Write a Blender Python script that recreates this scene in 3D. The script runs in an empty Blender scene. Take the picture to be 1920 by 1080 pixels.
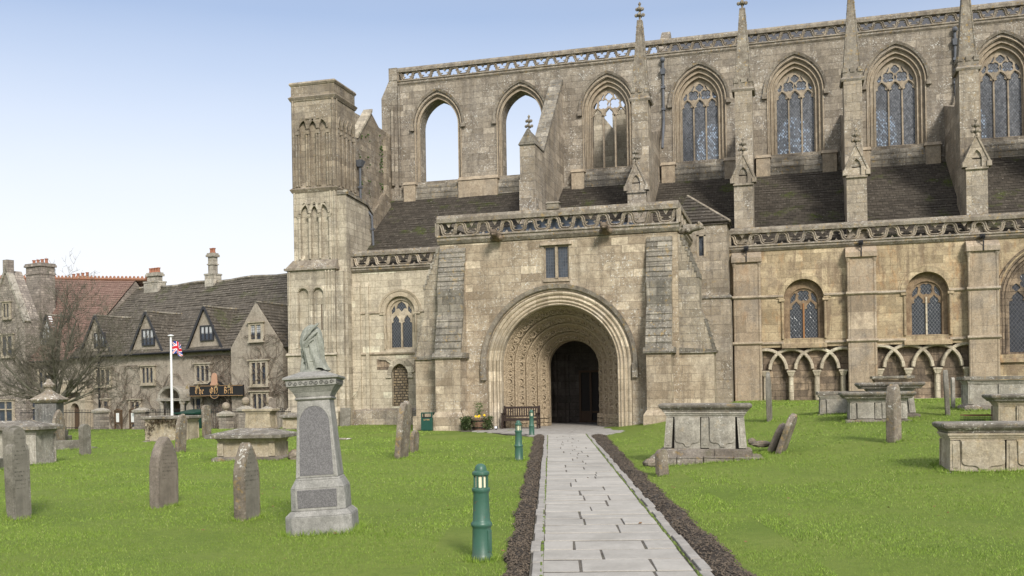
import bpy, bmesh, math, random
import numpy as np
from mathutils import Vector, Matrix
from mathutils.geometry import tessellate_polygon
R_ = math.radians; PI = math.pi
S = bpy.context.scene
COL = S.collection
random.seed(7)
# ------------------------------------------------------------------ camera
HC = 1.7; YAW = R_(15.56); ROLL = 0.0165; FPX = 1867.0; HZ = 731.0
cam = bpy.data.objects.new('camera', bpy.data.cameras.new('camera')); COL.objects.link(cam)
cam.data.sensor_width = 36; cam.data.lens = 36 * FPX / 1920
cam.data.shift_y = (HZ - 540) / 1920
cam.data.clip_end = 3000
cam.location = (0, 0, HC)
cam.rotation_euler = (Matrix.Rotation(YAW, 3, 'Z') @ Matrix.Rotation(PI / 2, 3, 'X') @ Matrix.Rotation(-ROLL, 3, 'Z')).to_euler()
S.camera = cam
# ------------------------------------------------------------------ light
SUN_EL, SUN_AZ = R_(33), R_(148)     # azimuth clockwise from +Y (the church wall faces -Y)
w = bpy.data.worlds.new('World'); S.world = w; w.use_nodes = True
nt = w.node_tree; nt.nodes.clear()
def wn(t, **k):
    n = nt.nodes.new(t)
    for a, b in k.items(): setattr(n, a, b)
    return n
out = wn('ShaderNodeOutputWorld'); bg = wn('ShaderNodeBackground'); sky = wn('ShaderNodeTexSky', sky_type='NISHITA')
sky.sun_disc = False; sky.sun_elevation = SUN_EL; sky.sun_rotation = SUN_AZ
sky.air_density = 1.0; sky.dust_density = 1.5; sky.ozone_density = 1.5
tc = wn('ShaderNodeTexCoord'); sep = wn('ShaderNodeSeparateXYZ'); nt.links.new(tc.outputs['Generated'], sep.inputs[0])
rmp = wn('ShaderNodeValToRGB'); nt.links.new(sep.outputs['Z'], rmp.inputs[0])
el = rmp.color_ramp.elements
el[0].position = 0.0; el[0].color = (1, 1, 1, 1)
el[1].position = 1.0; el[1].color = (.7, .7, .7, 1)
for p, v in ((.10, .98), (.2, .74), (.35, .20), (.6, .45)):
    e = el.new(p); e.color = (v, v, v, 1)
ns = wn('ShaderNodeTexNoise'); ns.inputs['Scale'].default_value = 2.2; ns.inputs['Detail'].default_value = 5
mp = wn('ShaderNodeMapping'); mp.inputs['Scale'].default_value = (1, 1, 3.5)
nt.links.new(tc.outputs['Generated'], mp.inputs[0]); nt.links.new(mp.outputs[0], ns.inputs[0])
ad = wn('ShaderNodeMath', operation='MULTIPLY_ADD'); nt.links.new(ns.outputs[0], ad.inputs[0]); ad.inputs[1].default_value = .16; ad.inputs[2].default_value = -.08
a2 = wn('ShaderNodeMath', operation='ADD', use_clamp=True); nt.links.new(ad.outputs[0], a2.inputs[0]); nt.links.new(rmp.outputs[0], a2.inputs[1])
mx = wn('ShaderNodeMix', data_type='RGBA'); nt.links.new(a2.outputs[0], mx.inputs[0]); nt.links.new(sky.outputs[0], mx.inputs[6])
vr = wn('ShaderNodeValToRGB'); nt.links.new(sep.outputs['Z'], vr.inputs[0])   # thin white cloud veil, in the sky's own units, brightened overhead, out of view, as added light
vr.color_ramp.elements[0].position = .38; vr.color_ramp.elements[0].color = (.455, .46, .475, 1); vr.color_ramp.elements[1].position = .62; vr.color_ramp.elements[1].color = (.75, .75, .76, 1)
vs_ = wn('ShaderNodeVectorMath', operation='SCALE'); nt.links.new(vr.outputs[0], vs_.inputs[0]); vs_.inputs['Scale'].default_value = 14.
nt.links.new(vs_.outputs[0], mx.inputs[7])
tint = wn('ShaderNodeMix', data_type='RGBA', blend_type='MULTIPLY'); tint.inputs[0].default_value = 1; nt.links.new(sky.outputs[0], tint.inputs[6]); tint.inputs[7].default_value = (1.0, .985, 1.03, 1); nt.links.new(tint.outputs[2], mx.inputs[6])
nt.links.new(mx.outputs[2], bg.inputs[0]); bg.inputs[1].default_value = 0.105
nt.links.new(bg.outputs[0], out.inputs[0])
sl = bpy.data.lights.new('sun', 'SUN'); sl.energy = 2.7; sl.angle = R_(12); sl.color = (1, .95, .87)
so = bpy.data.objects.new('sun', sl); COL.objects.link(so)
so.rotation_euler = Vector((-math.sin(SUN_AZ) * math.cos(SUN_EL), -math.cos(SUN_AZ) * math.cos(SUN_EL), -math.sin(SUN_EL))).to_track_quat('-Z', 'Y').to_euler()
S.view_settings.view_transform = 'Standard'; S.view_settings.look = 'None'; S.view_settings.gamma = 1
S.view_settings.exposure = 0.6
# ------------------------------------------------------------------ layout helpers
def sm(t):
    t = max(0., min(1., t)); return t * t * (3 - 2 * t)
def path_s(x, y): return ((x + 2.33) + (y - 9.55) * .238) * .9728        # metres right of the path's left edge
def ground(x, y):
    s = path_s(x, y)
    z = sm((s - 2.0) / 7) * sm((y - 10) / 30)
    z -= .62 * sm((y - 43) / 11) * sm((-21 - x) / 6)
    return z
def ray(px, py):
    dx = px - 960; dy = HZ - py; c, s = math.cos(ROLL), math.sin(ROLL)
    u = (dx * c + dy * s) / FPX; v = (-dx * s + dy * c) / FPX
    return -math.sin(YAW) + math.cos(YAW) * u, math.cos(YAW) + math.sin(YAW) * u, v
def W(px, py, Y):                      # (X, Z) where the sight line meets the plane Y
    x, y, z = ray(px, py); t = Y / y
    return x * t, z * t + HC
def G(px, py, zoff=0):                 # where the sight line meets the ground
    x, y, z = ray(px, py); t = 1.
    while t < 90 and z * t + HC > ground(x * t, y * t) + zoff: t += .02
    return Vector((x * t, y * t, ground(x * t, y * t)))
# ------------------------------------------------------------------ mesh builder
def ident(p): return p
class MB:
    def __init__(s): s.v = []; s.f = []
    def add(s, vs, fs):
        o = len(s.v); s.v += [tuple(p) for p in vs]; s.f += [tuple(i + o for i in f) for f in fs]; return s
    def box(s, x0, x1, y0, y1, z0, z1):
        return s.add([(x, y, z) for z in (z0, z1) for y in (y0, y1) for x in (x0, x1)],
                     [(0, 2, 3, 1), (4, 5, 7, 6), (0, 1, 5, 4), (2, 6, 7, 3), (0, 4, 6, 2), (1, 3, 7, 5)])
    def frus(s, b, t):                 # two rectangles (x0,x1,y0,y1,z)
        q = lambda r: [(r[0], r[2], r[4]), (r[1], r[2], r[4]), (r[1], r[3], r[4]), (r[0], r[3], r[4])]
        return s.add(q(b) + q(t), [(0, 3, 2, 1), (4, 5, 6, 7)] + [(i, (i + 1) % 4, 4 + (i + 1) % 4, 4 + i) for i in range(4)])
    def plate(s, outer, holes, d0, d1, T=None):   # outline in (u,w) with holes, extruded from depth d0 to d1
        T = T or (lambda u, d, w: (u, d, w))
        polys = [outer] + list(holes)
        tri = tessellate_polygon([[Vector((p[0], p[1], 0)) for p in q] for q in polys])
        flat = [p for q in polys for p in q]; n = len(flat)
        fs = [tuple(t) for t in tri] + [tuple(i + n for i in t[::-1]) for t in tri]
        o = 0
        for q in polys:
            m = len(q)
            for i in range(m):
                j = (i + 1) % m; fs.append((o + i, o + j, n + o + j, n + o + i))
            o += m
        return s.add([T(p[0], d0, p[1]) for p in flat] + [T(p[0], d1, p[1]) for p in flat], fs)
    def prism(s, poly, d0, d1, T=None): return s.plate(poly, [], d0, d1, T)
    def tube(s, pts, rad, n=6, caps=True):
        pts = [Vector(p) for p in pts]
        if not isinstance(rad, (list, tuple)): rad = [rad] * len(pts)
        vs = []; fs = []; up = Vector((0, 0, 1))
        d = (pts[1] - pts[0]).normalized(); a = d.cross(up if abs(d.z) < .9 else Vector((1, 0, 0))).normalized()
        for i, p in enumerate(pts):
            d = (pts[min(i + 1, len(pts) - 1)] - pts[max(i - 1, 0)]).normalized()
            a = (a - d * a.dot(d)).normalized(); b = d.cross(a)
            for k in range(n):
                t = 2 * PI * k / n; vs.append(p + (a * math.cos(t) + b * math.sin(t)) * rad[i])
        for i in range(len(pts) - 1):
            for k in range(n):
                fs.append((i * n + k, i * n + (k + 1) % n, (i + 1) * n + (k + 1) % n, (i + 1) * n + k))
        if caps: fs += [tuple(range(n))[::-1], tuple(range((len(pts) - 1) * n, len(pts) * n))]
        return s.add(vs, fs)
    def lathe(s, prof, c=(0, 0, 0), n=16, jitter=0):
        vs = [(c[0] + r * math.cos(2 * PI * k / n), c[1] + r * math.sin(2 * PI * k / n), c[2] + z) for r, z in prof for k in range(n)]
        fs = [(i * n + k, i * n + (k + 1) % n, (i + 1) * n + (k + 1) % n, (i + 1) * n + k) for i in range(len(prof) - 1) for k in range(n)]
        fs += [tuple(range(n))[::-1], tuple(range((len(prof) - 1) * n, len(prof) * n))]
        return s.add(vs, fs)
    def strip(s, path, prof, T=None, closed=False):   # sweep a closed profile (offset across path, depth) along a 2-D path in (u,w)
        T = T or (lambda u, d, w: (u, d, w))
        P = [Vector(p) for p in path]; m = len(prof); vs = []; fs = []; n = len(P)
        for i, p in enumerate(P):
            if closed: a, b = P[i - 1], P[(i + 1) % n]
            else: a, b = P[max(i - 1, 0)], P[min(i + 1, n - 1)]
            d1 = (p - a).normalized() if (p - a).length > 1e-9 else (b - p).normalized()
            d2 = (b - p).normalized() if (b - p).length > 1e-9 else d1
            t = (d1 + d2).normalized(); nn = Vector((-t.y, t.x)); k = 1 / max(.45, math.sqrt(max(0, (1 + d1.dot(d2)) / 2)))
            for o, d in prof:
                q = p + nn * o * k; vs.append(T(q.x, d, q.y))
        for i in range(n if closed else n - 1):
            j = (i + 1) % n
            for k in range(m): fs.append((i * m + k, i * m + (k + 1) % m, j * m + (k + 1) % m, j * m + k))
        if not closed: fs += [tuple(range(m)), tuple(range((n - 1) * m, n * m))[::-1]]
        return s.add(vs, fs)
    def ball(s, c, r, sx=1, sy=1, sz=1, n=8, m=6):
        prof = [(r * math.sin(PI * i / m) + 1e-4, -r * math.cos(PI * i / m)) for i in range(m + 1)]
        o = len(s.v); s.lathe(prof, (0, 0, 0), n)
        s.v[o:] = [(c[0] + x * sx, c[1] + y * sy, c[2] + z * sz) for x, y, z in s.v[o:]]
        return s
    def xform(s, M, o=0):
        s.v[o:] = [tuple(M @ Vector(p)) for p in s.v[o:]]; return s
    def build(s, name, mat, parent=None, local=False, smooth=None, bevel=0, kind=None):
        off = Vector((0, 0, 0))
        if parent is not None and not local:
            q = parent
            while q is not None: off += q.location; q = q.parent
        me = bpy.data.meshes.new(name)
        me.from_pydata([(p[0] - off.x, p[1] - off.y, p[2] - off.z) for p in s.v], [], s.f)
        bm = bmesh.new(); bm.from_mesh(me); bmesh.ops.recalc_face_normals(bm, faces=bm.faces); bm.to_mesh(me); bm.free()
        for m in (mat if isinstance(mat, (list, tuple)) else [mat]): me.materials.append(m)
        if smooth:
            me.shade_smooth(); me.set_sharp_from_angle(angle=R_(smooth))
        o = bpy.data.objects.new(name, me); COL.objects.link(o); o.parent = parent
        if bevel:
            b = o.modifiers.new('bevel', 'BEVEL'); b.width = bevel; b.segments = 2; b.limit_method = 'ANGLE'; b.angle_limit = R_(35)
        if kind: o['kind'] = kind
        return o
def tag(o, label=None, cat=None, group=None):
    if label: o['label'] = label
    if cat: o['category'] = cat
    if group: o['group'] = group
    return o
def thing(name, label, cat, loc=(0, 0, 0), rz=0, group=None, tilt=(0, 0)):
    o = bpy.data.objects.new(name, None); COL.objects.link(o); o.empty_display_size = .3
    o.location = loc; o.rotation_euler = (tilt[0], tilt[1], rz)
    return tag(o, label, cat, group)
# outline helpers, all in (u, w)
def rect(x0, x1, z0, z1): return [(x0, z0), (x1, z0), (x1, z1), (x0, z1)]
def rarch(cx, r, zs, n=20, a0=0, a1=180): return [(cx + r * math.cos(R_(a0 + (a1 - a0) * i / n)), zs + r * math.sin(R_(a0 + (a1 - a0) * i / n))) for i in range(n + 1)]
def parch(cx, w, zs, h, n=10):         # pointed arch from right spring over the apex to left spring
    c = (h * h - w * w) / (2 * w); r = w + c; a = math.atan2(h, c)
    right = [(cx - c + r * math.cos(a * i / n), zs + r * math.sin(a * i / n)) for i in range(n + 1)]
    return right + [(2 * cx - x, z) for x, z in right[-2::-1]]
def opening(arch, z0): return [(arch[-1][0], z0), (arch[0][0], z0)] + arch
def foil(cx, cz, r, k=4, ph=0, n=28, s=.38):
    return [(cx + r * ((1 - s) + s * abs(math.cos(k / 2 * (t + ph))) ** .6) * math.cos(t), cz + r * ((1 - s) + s * abs(math.cos(k / 2 * (t + ph))) ** .6) * math.sin(t)) for t in [2 * PI * i / n for i in range(n)]]
def light(x0, x1, z0, zs, h):          # window light with a cusped head
    c = (x0 + x1) / 2; w = (x1 - x0) / 2
    hd = [(w, 0), (w * .97, .2 * h), (w * .56, .3 * h), (w * .7, .48 * h), (w * .55, .72 * h), (w * .25, .9 * h), (0, 1.1 * h)]
    return [(x0, z0), (x1, z0)] + [(c + a, zs + b) for a, b in hd] + [(c - a, zs + b) for a, b in hd[-2::-1]]
# ------------------------------------------------------------------ materials
class NT:
    def __init__(s, name):
        s.m = bpy.data.materials.new(name); s.m.use_nodes = True; s.t = s.m.node_tree
        s.b = s.t.nodes['Principled BSDF']; s.b.inputs['Roughness'].default_value = .9
        s.b.inputs['Specular IOR Level'].default_value = .25
    def set(s, sock, v):
        if isinstance(v, bpy.types.NodeSocket): s.t.links.new(v, sock)
        elif isinstance(v, tuple) and len(v) == 3 and sock.type == 'RGBA': sock.default_value = (*v, 1)
        else: sock.default_value = v
    def n(s, typ, props=None, **ins):
        n = s.t.nodes.new('ShaderNode' + typ)
        for a, b in (props or {}).items(): setattr(n, a, b)
        for k, v in ins.items():
            s.set(n.inputs[int(k[1:])] if k[0] == '_' and k[1:].isdigit() else n.inputs[k.replace('_', ' ')], v)
        return n
    def math(s, op, a, b=0., c=0., clamp=False): return s.n('Math', {'operation': op, 'use_clamp': clamp}, _0=a, _1=b, _2=c).outputs[0]
    def mix(s, f, a, b, mode='MIX'): return s.n('Mix', {'data_type': 'RGBA', 'blend_type': mode}, _0=f, _6=a, _7=b).outputs[2]
    def noise(s, vec, sc, det=4., rough=.6, dist=0.): return s.n('TexNoise', Vector=vec, Scale=float(sc), Detail=float(det), Roughness=rough, Distortion=dist).outputs[0]
    def step(s, v, a, b):              # smooth ramp a..b -> 0..1
        return s.n('MapRange', {'interpolation_type': 'SMOOTHSTEP'}, _0=v, _1=a, _2=b, _3=0., _4=1.).outputs[0]
    def obj(s): return s.n('TexCoord').outputs['Object']
    def scale(s, vec, sc): return s.n('Mapping', Vector=vec, Scale=Vector(sc)).outputs[0]
    def bump(s, h, st=.3, d=.03):
        s.t.links.new(s.n('Bump', Strength=st, Distance=d, Height=h).outputs[0], s.b.inputs['Normal'])
    def col(s, c): s.set(s.b.inputs['Base Color'], c)
def plain(name, c, rough=.6, metal=0., var=.12, sc=6.):
    t = NT(name); v = t.obj(); nz = t.noise(v, sc, 5)
    t.col(t.mix(nz, tuple(x * (1 - var) for x in c), tuple(min(1, x * (1 + var)) for x in c)))
    t.b.inputs['Roughness'].default_value = rough; t.b.inputs['Metallic'].default_value = metal
    t.bump(nz, .1, .01); return t.m
def stone(name, c1, c2, mortar=None, bw=.75, bh=.33, lich=.25, orange=0., soot=.25, sootc=(.10, .085, .07), patch=(.5, .47, .42), pamt=.3, bump=.5, seed=0., fine=28., mort=.008, moss=0., ochre=0., isl=0., cont=1.65, sat=.95):
    """weathered masonry: coursed blocks, tonal patches, soot runs, pale and orange lichen"""
    if mortar is not None: c1, c2, patch = [tuple(min(.72, x * 1.13) for x in q) for q in (c1, c2, patch)]
    t = NT(name); o = t.obj(); o = t.n('Mapping', Vector=o, Location=Vector((seed, seed * 1.7, seed * .6))).outputs[0]
    p = t.n('SeparateXYZ', Vector=o); nr = t.n('SeparateXYZ', Vector=t.n('TexCoord').outputs['Normal'])
    side = t.math('GREATER_THAN', t.math('ABSOLUTE', nr.outputs[0]), t.math('ABSOLUTE', nr.outputs[1]))
    u = t.n('Mix', {'data_type': 'FLOAT'}, _0=side, _2=p.outputs[0], _3=p.outputs[1]).outputs[0]
    wob = t.noise(o, 1.3, 3)
    uv = t.n('CombineXYZ', X=u, Y=t.math('ADD', p.outputs[2], t.math('MULTIPLY', wob, .06))).outputs[0]
    n1 = t.noise(o, .55, 5, .65); n2 = t.noise(o, 3.2, 6, .65); n3 = t.noise(o, fine, 5, .7)
    if mortar is not None:
        bk = t.n('TexBrick', {'offset': .5, 'squash': 1.35, 'squash_frequency': 3}, Vector=uv, Color1=(0., 0., 0.), Color2=(1., 1., 1.), Mortar=(.5, .5, .5), Scale=1., Mortar_Size=mort, Mortar_Smooth=.4, Bias=0., Brick_Width=bw, Row_Height=bh)
        rnd = t.n('RGBToBW', Color=bk.outputs[0]).outputs[0]; mf = bk.outputs[1]
        f = t.math('ADD', t.math('MULTIPLY', rnd, .5), t.math('MULTIPLY', t.math('SUBTRACT', n2, .34), 1.25), clamp=True)
    else:
        f = t.step(n2, .3, .7); mf = None
    c = t.mix(f, c1, c2)
    if mortar is not None:             # a few replaced or odd-coloured blocks
        odd = t.step(rnd, .88, .92); c = t.mix(t.math('MULTIPLY', t.math('MULTIPLY', odd, .6), t.step(n2, .3, .6)), c, tuple(min(.7, x * 1.35) for x in c2))
        odd2 = t.math('SUBTRACT', 1., t.step(rnd, .1, .14)); c = t.mix(t.math('MULTIPLY', t.math('MULTIPLY', odd2, .5), t.step(n2, .3, .6)), c, tuple(x * .62 for x in c1))
        c = t.mix(t.math('MULTIPLY', mf, t.step(n2, .15, .5)), c, tuple(x * .7 for x in mortar))
    c = t.mix(t.math('MULTIPLY', t.step(n1, .5, .68), pamt), c, patch)
    n4 = t.noise(o, .9, 6, .7); c = t.mix(t.math('MULTIPLY', t.step(n4, .5, .64), .38), c, tuple(x * .72 for x in c1))
    if ochre:
        oc = t.noise(t.scale(o, (1.1, 1.1, .45)), 1.6, 5, .7); c = t.mix(t.math('MULTIPLY', t.step(oc, .52, .7), ochre), c, (.36, .19, .07))
    if soot:
        sv = t.noise(t.scale(o, (1.6, 1.6, .22)), 1.5, 6, .68); c = t.mix(t.math('MULTIPLY', t.step(sv, .47, .64), soot), c, sootc)
        s2 = t.noise(o, 1.1, 7, .7); c = t.mix(t.math('MULTIPLY', t.step(s2, .51, .62), soot * .8), c, tuple(x * 1.3 for x in sootc))
    c = t.mix(.75, c, t.n('HueSaturation', Color=c, Value=t.math('MULTIPLY_ADD', n3, cont, 1 - cont / 2)).outputs[0])
    n5 = t.noise(o, 8.5, 4, .85); c = t.n('HueSaturation', Color=c, Saturation=sat, Value=t.math('MULTIPLY_ADD', n5, cont * .75, 1 - cont * .375)).outputs[0]
    if orange:
        q = t.noise(o, 5., 6, .7); c = t.mix(t.math('MULTIPLY', t.step(q, .56, .66), orange), c, (.34, .22, .06))
    if moss:
        q = t.noise(o, 1.7, 6, .7); c = t.mix(t.math('MULTIPLY', t.step(q, .55, .68), moss), c, (.09, .10, .03))
    if lich:
        q = t.noise(o, 13., 4, .75); z = t.noise(o, .8, 3)
        c = t.mix(t.math('MULTIPLY', t.math('MULTIPLY', t.step(q, .57, .63), t.step(z, .42, .62)), lich), c, (.62, .61, .56))
    if isl: c = t.n('HueSaturation', Color=c, Value=t.math('MULTIPLY_ADD', t.n('NewGeometry').outputs['Random Per Island'], isl, 1 - isl / 2)).outputs[0]
    t.col(c)
    h = t.math('ADD', t.math('MULTIPLY', n3, .5), t.math('MULTIPLY', n2, 1.))
    if mf is not None: h = t.math('SUBTRACT', h, t.math('MULTIPLY', mf, .5))
    t.bump(h, bump, .05)
    return t.m
def slates(name, c1, c2, bw=.3, bh=.16, moss=.5, lich=.4, seed=0., red=False):
    t = NT(name); o = t.n('Mapping', Vector=t.obj(), Location=Vector((seed, seed, 0))).outputs[0]
    p = t.n('SeparateXYZ', Vector=o); nr = t.n('SeparateXYZ', Vector=t.n('TexCoord').outputs['Normal'])
    side = t.math('GREATER_THAN', t.math('ABSOLUTE', nr.outputs[0]), t.math('ABSOLUTE', nr.outputs[1]))
    u = t.n('Mix', {'data_type': 'FLOAT'}, _0=side, _2=p.outputs[0], _3=p.outputs[1]).outputs[0]
    bk = t.n('TexBrick', {'offset': .5}, Vector=t.n('CombineXYZ', X=u, Y=p.outputs[2]).outputs[0], Color1=(0., 0., 0.), Color2=(1., 1., 1.), Mortar=(.2, .2, .2), Scale=1., Mortar_Size=.012, Mortar_Smooth=.3, Bias=0., Brick_Width=bw, Row_Height=bh)
    rnd = t.n('RGBToBW', Color=bk.outputs[0]).outputs[0]
    n2 = t.noise(o, 9., 5, .7); n1 = t.noise(o, .5, 5, .65)
    c = t.mix(t.math('MULTIPLY_ADD', rnd, .6, t.math('MULTIPLY_ADD', n2, .8, -.25), clamp=True), c1, c2)
    c = t.mix(t.math('MULTIPLY', bk.outputs[1], .7), c, tuple(x * .3 for x in c1))
    if moss: c = t.mix(t.math('MULTIPLY', t.math('MULTIPLY', t.step(n1, .55, .66), t.step(n2, .38, .6)), moss), c, (.065, .085, .014))
    if lich: c = t.mix(t.math('MULTIPLY', t.step(t.noise(t.scale(o, (1, 1, 1.8)), 7., 3, .7), .64, .69), lich), c, (.5, .46, .4))
    t.col(c); t.bump(t.math('SUBTRACT', n2, t.math('MULTIPLY', bk.outputs[1], 1.)), .5, .03); return t.m
def glass(name, c, lead, k=7., spread=.5, trans=0., rough=.12, lw=.1, ref=.5):
    """leaded diamond quarries, uneven sky reflection painted as a tone per quarry"""
    t = NT(name); o = t.obj(); p = t.n('SeparateXYZ', Vector=o)
    a = t.math('MULTIPLY', t.math('ADD', t.math('MULTIPLY', p.outputs[0], 1.35), p.outputs[2]), k)
    b = t.math('MULTIPLY', t.math('SUBTRACT', t.math('MULTIPLY', p.outputs[0], 1.35), p.outputs[2]), k)
    la = t.math('LESS_THAN', t.math('FRACT', a), lw); lb = t.math('LESS_THAN', t.math('FRACT', b), lw); lm = t.math('MAXIMUM', la, lb)
    wn_ = t.n('TexWhiteNoise', {'noise_dimensions': '2D'}, Vector=t.n('CombineXYZ', X=t.math('FLOOR', a), Y=t.math('FLOOR', b)).outputs[0])
    big = t.noise(o, .9, 4)
    c0 = t.mix(t.math('MULTIPLY_ADD', wn_.outputs[0], spread, t.math('MULTIPLY', big, .5), clamp=True), tuple(x * .45 for x in c), tuple(min(1, x * 1.5) for x in c))  # tone per quarry stands in for uneven sky reflection
    t.col(t.mix(lm, c0, lead)); t.b.inputs['Specular IOR Level'].default_value = ref
    t.set(t.b.inputs['Roughness'], t.math('MULTIPLY_ADD', lm, .5, rough))
    t.bump(t.math('ADD', t.math('MULTIPLY', t.noise(o, 3., 2), .5), t.math('MULTIPLY', wn_.outputs[0], .12)), .5, .06)
    if trans:
        tr = t.n('BsdfTransparent', Color=(.82, .87, .9)); gap = t.step(wn_.outputs[0], .35, 1.)
        m = t.n('MixShader', _0=t.math('MULTIPLY', t.math('SUBTRACT', 1., lm), t.math('MULTIPLY_ADD', gap, trans, trans * .45)), _1=t.b.outputs[0], _2=tr.outputs[0])
        t.t.links.new(m.outputs[0], t.t.nodes['Material Output'].inputs[0])
    return t.m
M = {}
M['clere'] = stone('clerestory_stone', (.165, .138, .104), (.285, .247, .192), (.16, .14, .11), .7, .36, lich=.9, soot=.5, pamt=.35, patch=(.32, .29, .24), bump=.7, orange=.12)
M['porch'] = stone('porch_stone', (.20, .152, .10), (.41, .345, .248), (.24, .2, .15), .72, .34, lich=.85, soot=.55, sootc=(.15, .118, .082), pamt=.5, patch=(.50, .44, .335), bump=.55, seed=3.)
M['aisle'] = stone('aisle_stone', (.255, .195, .115), (.40, .32, .2), (.25, .2, .125), .8, .36, lich=.1, sat=.95, soot=.7, sootc=(.14, .10, .065), pamt=.3, patch=(.42, .36, .26), ochre=.55, bump=.4, seed=5.)
M['aisle_pale'] = stone('west_aisle_stone', (.32, .272, .195), (.50, .44, .33), (.28, .235, .17), .72, .34, lich=.15, soot=.45, sootc=(.2, .17, .13), pamt=.35, patch=(.45, .40, .31), bump=.5, seed=9.)
M['turret'] = stone('turret_stone', (.28, .24, .175), (.43, .382, .292), (.23, .2, .15), .6, .33, lich=.35, soot=.5, sootc=(.14, .12, .095), pamt=.3, patch=(.45, .41, .33), bump=.6, seed=12.)
M['turret_up'] = stone('upper_turret_stone', (.155, .125, .088), (.265, .222, .162), (.16, .135, .1), .6, .33, lich=.6, soot=.45, pamt=.3, patch=(.3, .27, .22), bump=.6, orange=.15, seed=15.)
M['pier'] = stone('pier_stone', (.19, .158, .116), (.32, .272, .206), (.2, .17, .13), .9, .42, lich=.75, soot=.5, pamt=.3, patch=(.4, .36, .3), bump=.7, orange=.25, seed=19.)
M['dress'] = stone('dressed_stone', (.27, .215, .15), (.38, .315, .225), None, lich=.2, soot=.3, pamt=.3, patch=(.4, .36, .29), bump=.3, seed=22.)
M['cream'] = stone('cream_stone', (.30, .245, .165), (.44, .375, .275), (.36, .3, .21), .38, .45, lich=.1, soot=.2, sootc=(.2, .16, .12), pamt=.4, patch=(.42, .39, .33), bump=.35, seed=25.)
M['parapet'] = stone('parapet_stone', (.15, .125, .095), (.28, .245, .19), None, lich=.55, orange=.55, soot=.4, pamt=.25, patch=(.33, .31, .26), bump=.8, seed=29.)
M['weather'] = stone('weathering_stone', (.13, .115, .09), (.25, .225, .18), (.07, .06, .05), .62, .33, lich=.5, orange=.5, soot=.5, sootc=(.07, .065, .055), pamt=.2, patch=(.3, .28, .24), bump=.8, seed=31.)
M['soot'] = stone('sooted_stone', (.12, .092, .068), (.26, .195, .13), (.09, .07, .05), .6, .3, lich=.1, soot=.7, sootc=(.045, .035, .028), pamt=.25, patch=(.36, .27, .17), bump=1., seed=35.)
M['rubble'] = stone('rubble_infill', (.2, .15, .09), (.4, .31, .19), (.1, .08, .06), .22, .14, lich=.15, soot=.3, pamt=.2, bump=1., seed=37., mort=.03)
M['roof'] = slates('stone_slates', (.042, .036, .029), (.10, .086, .068), .28, .17, moss=.95, lich=.45)
M['innroof'] = slates('inn_stone_slates', (.062, .054, .043), (.15, .13, .104), .26, .17, moss=.5, lich=.6, seed=4.)
M['redroof'] = slates('red_tiles', (.165, .10, .08), (.25, .165, .13), .2, .14, moss=.12, lich=.12, seed=8.)
M['redridge'] = plain('red_ridge_tile', (.29, .14, .085), .8, var=.35, sc=5.)
M['lead'] = plain('lead_sheet', (.20, .23, .28), .35, .3, .2)
M['iron'] = plain('dark_iron', (.02, .02, .022), .5, .4)
M['leadpipe'] = plain('lead_pipe', (.10, .107, .12), .6, .1, .25)
M['cglass'] = glass('clerestory_glass', (.15, .156, .166), (.04, .043, .05), 5.6, 1.05, .5, .25, .16)
M['aglass'] = glass('aisle_glass', (.024, .028, .034), (.12, .125, .13), 5.2, .5, 0., .12, .12)
M['bglass'] = glass('stained_glass', (.022, .024, .03), (.06, .06, .065), 5., .6, 0., .15, .12)
M['pglass'] = glass('pane_glass', (.05, .06, .075), (.045, .045, .05), 3.4, .5, 0., .08, .08)
M['dark'] = plain('dark_interior', (.045, .04, .036), .9)
M['oak'] = plain('dark_oak', (.09, .055, .032), .6, 0, .35, 12.)
M['paper'] = plain('white_paper', (.75, .75, .73), .8, 0, .03)
def carved():
    t = NT('carved_stone'); o = t.obj()
    v = t.n('TexVoronoi', {'feature': 'SMOOTH_F1'}, Vector=t.n('Mapping', Vector=o, Scale=Vector((1, 1, 1))).outputs[0], Scale=5.5, Smoothness=.25).outputs[0]
    v2 = t.n('TexVoronoi', {'feature': 'DISTANCE_TO_EDGE'}, Vector=o, Scale=8.).outputs[0]
    n2 = t.noise(o, 4., 6, .7, 1.); n3 = t.noise(o, 22., 5, .7)
    c = t.mix(n2, (.25, .19, .122), (.48, .395, .275)); c = t.mix(t.math('MULTIPLY', t.step(t.noise(o, .7, 4), .5, .7), .4), c, (.30, .25, .19))
    c = t.mix(t.math('MULTIPLY', t.math('SUBTRACT', 1., t.step(v2, 0., .1)), .2), c, (.18, .13, .085))  # crevices of the carving darkened in the colour, as shade
    t.col(c); t.bump(t.math('ADD', t.math('MULTIPLY', v, 1.5), t.math('ADD', t.math('MULTIPLY', t.step(v2, 0., .16), .7), n3)), .65, .05); return t.m
M['carved'] = carved()
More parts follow.
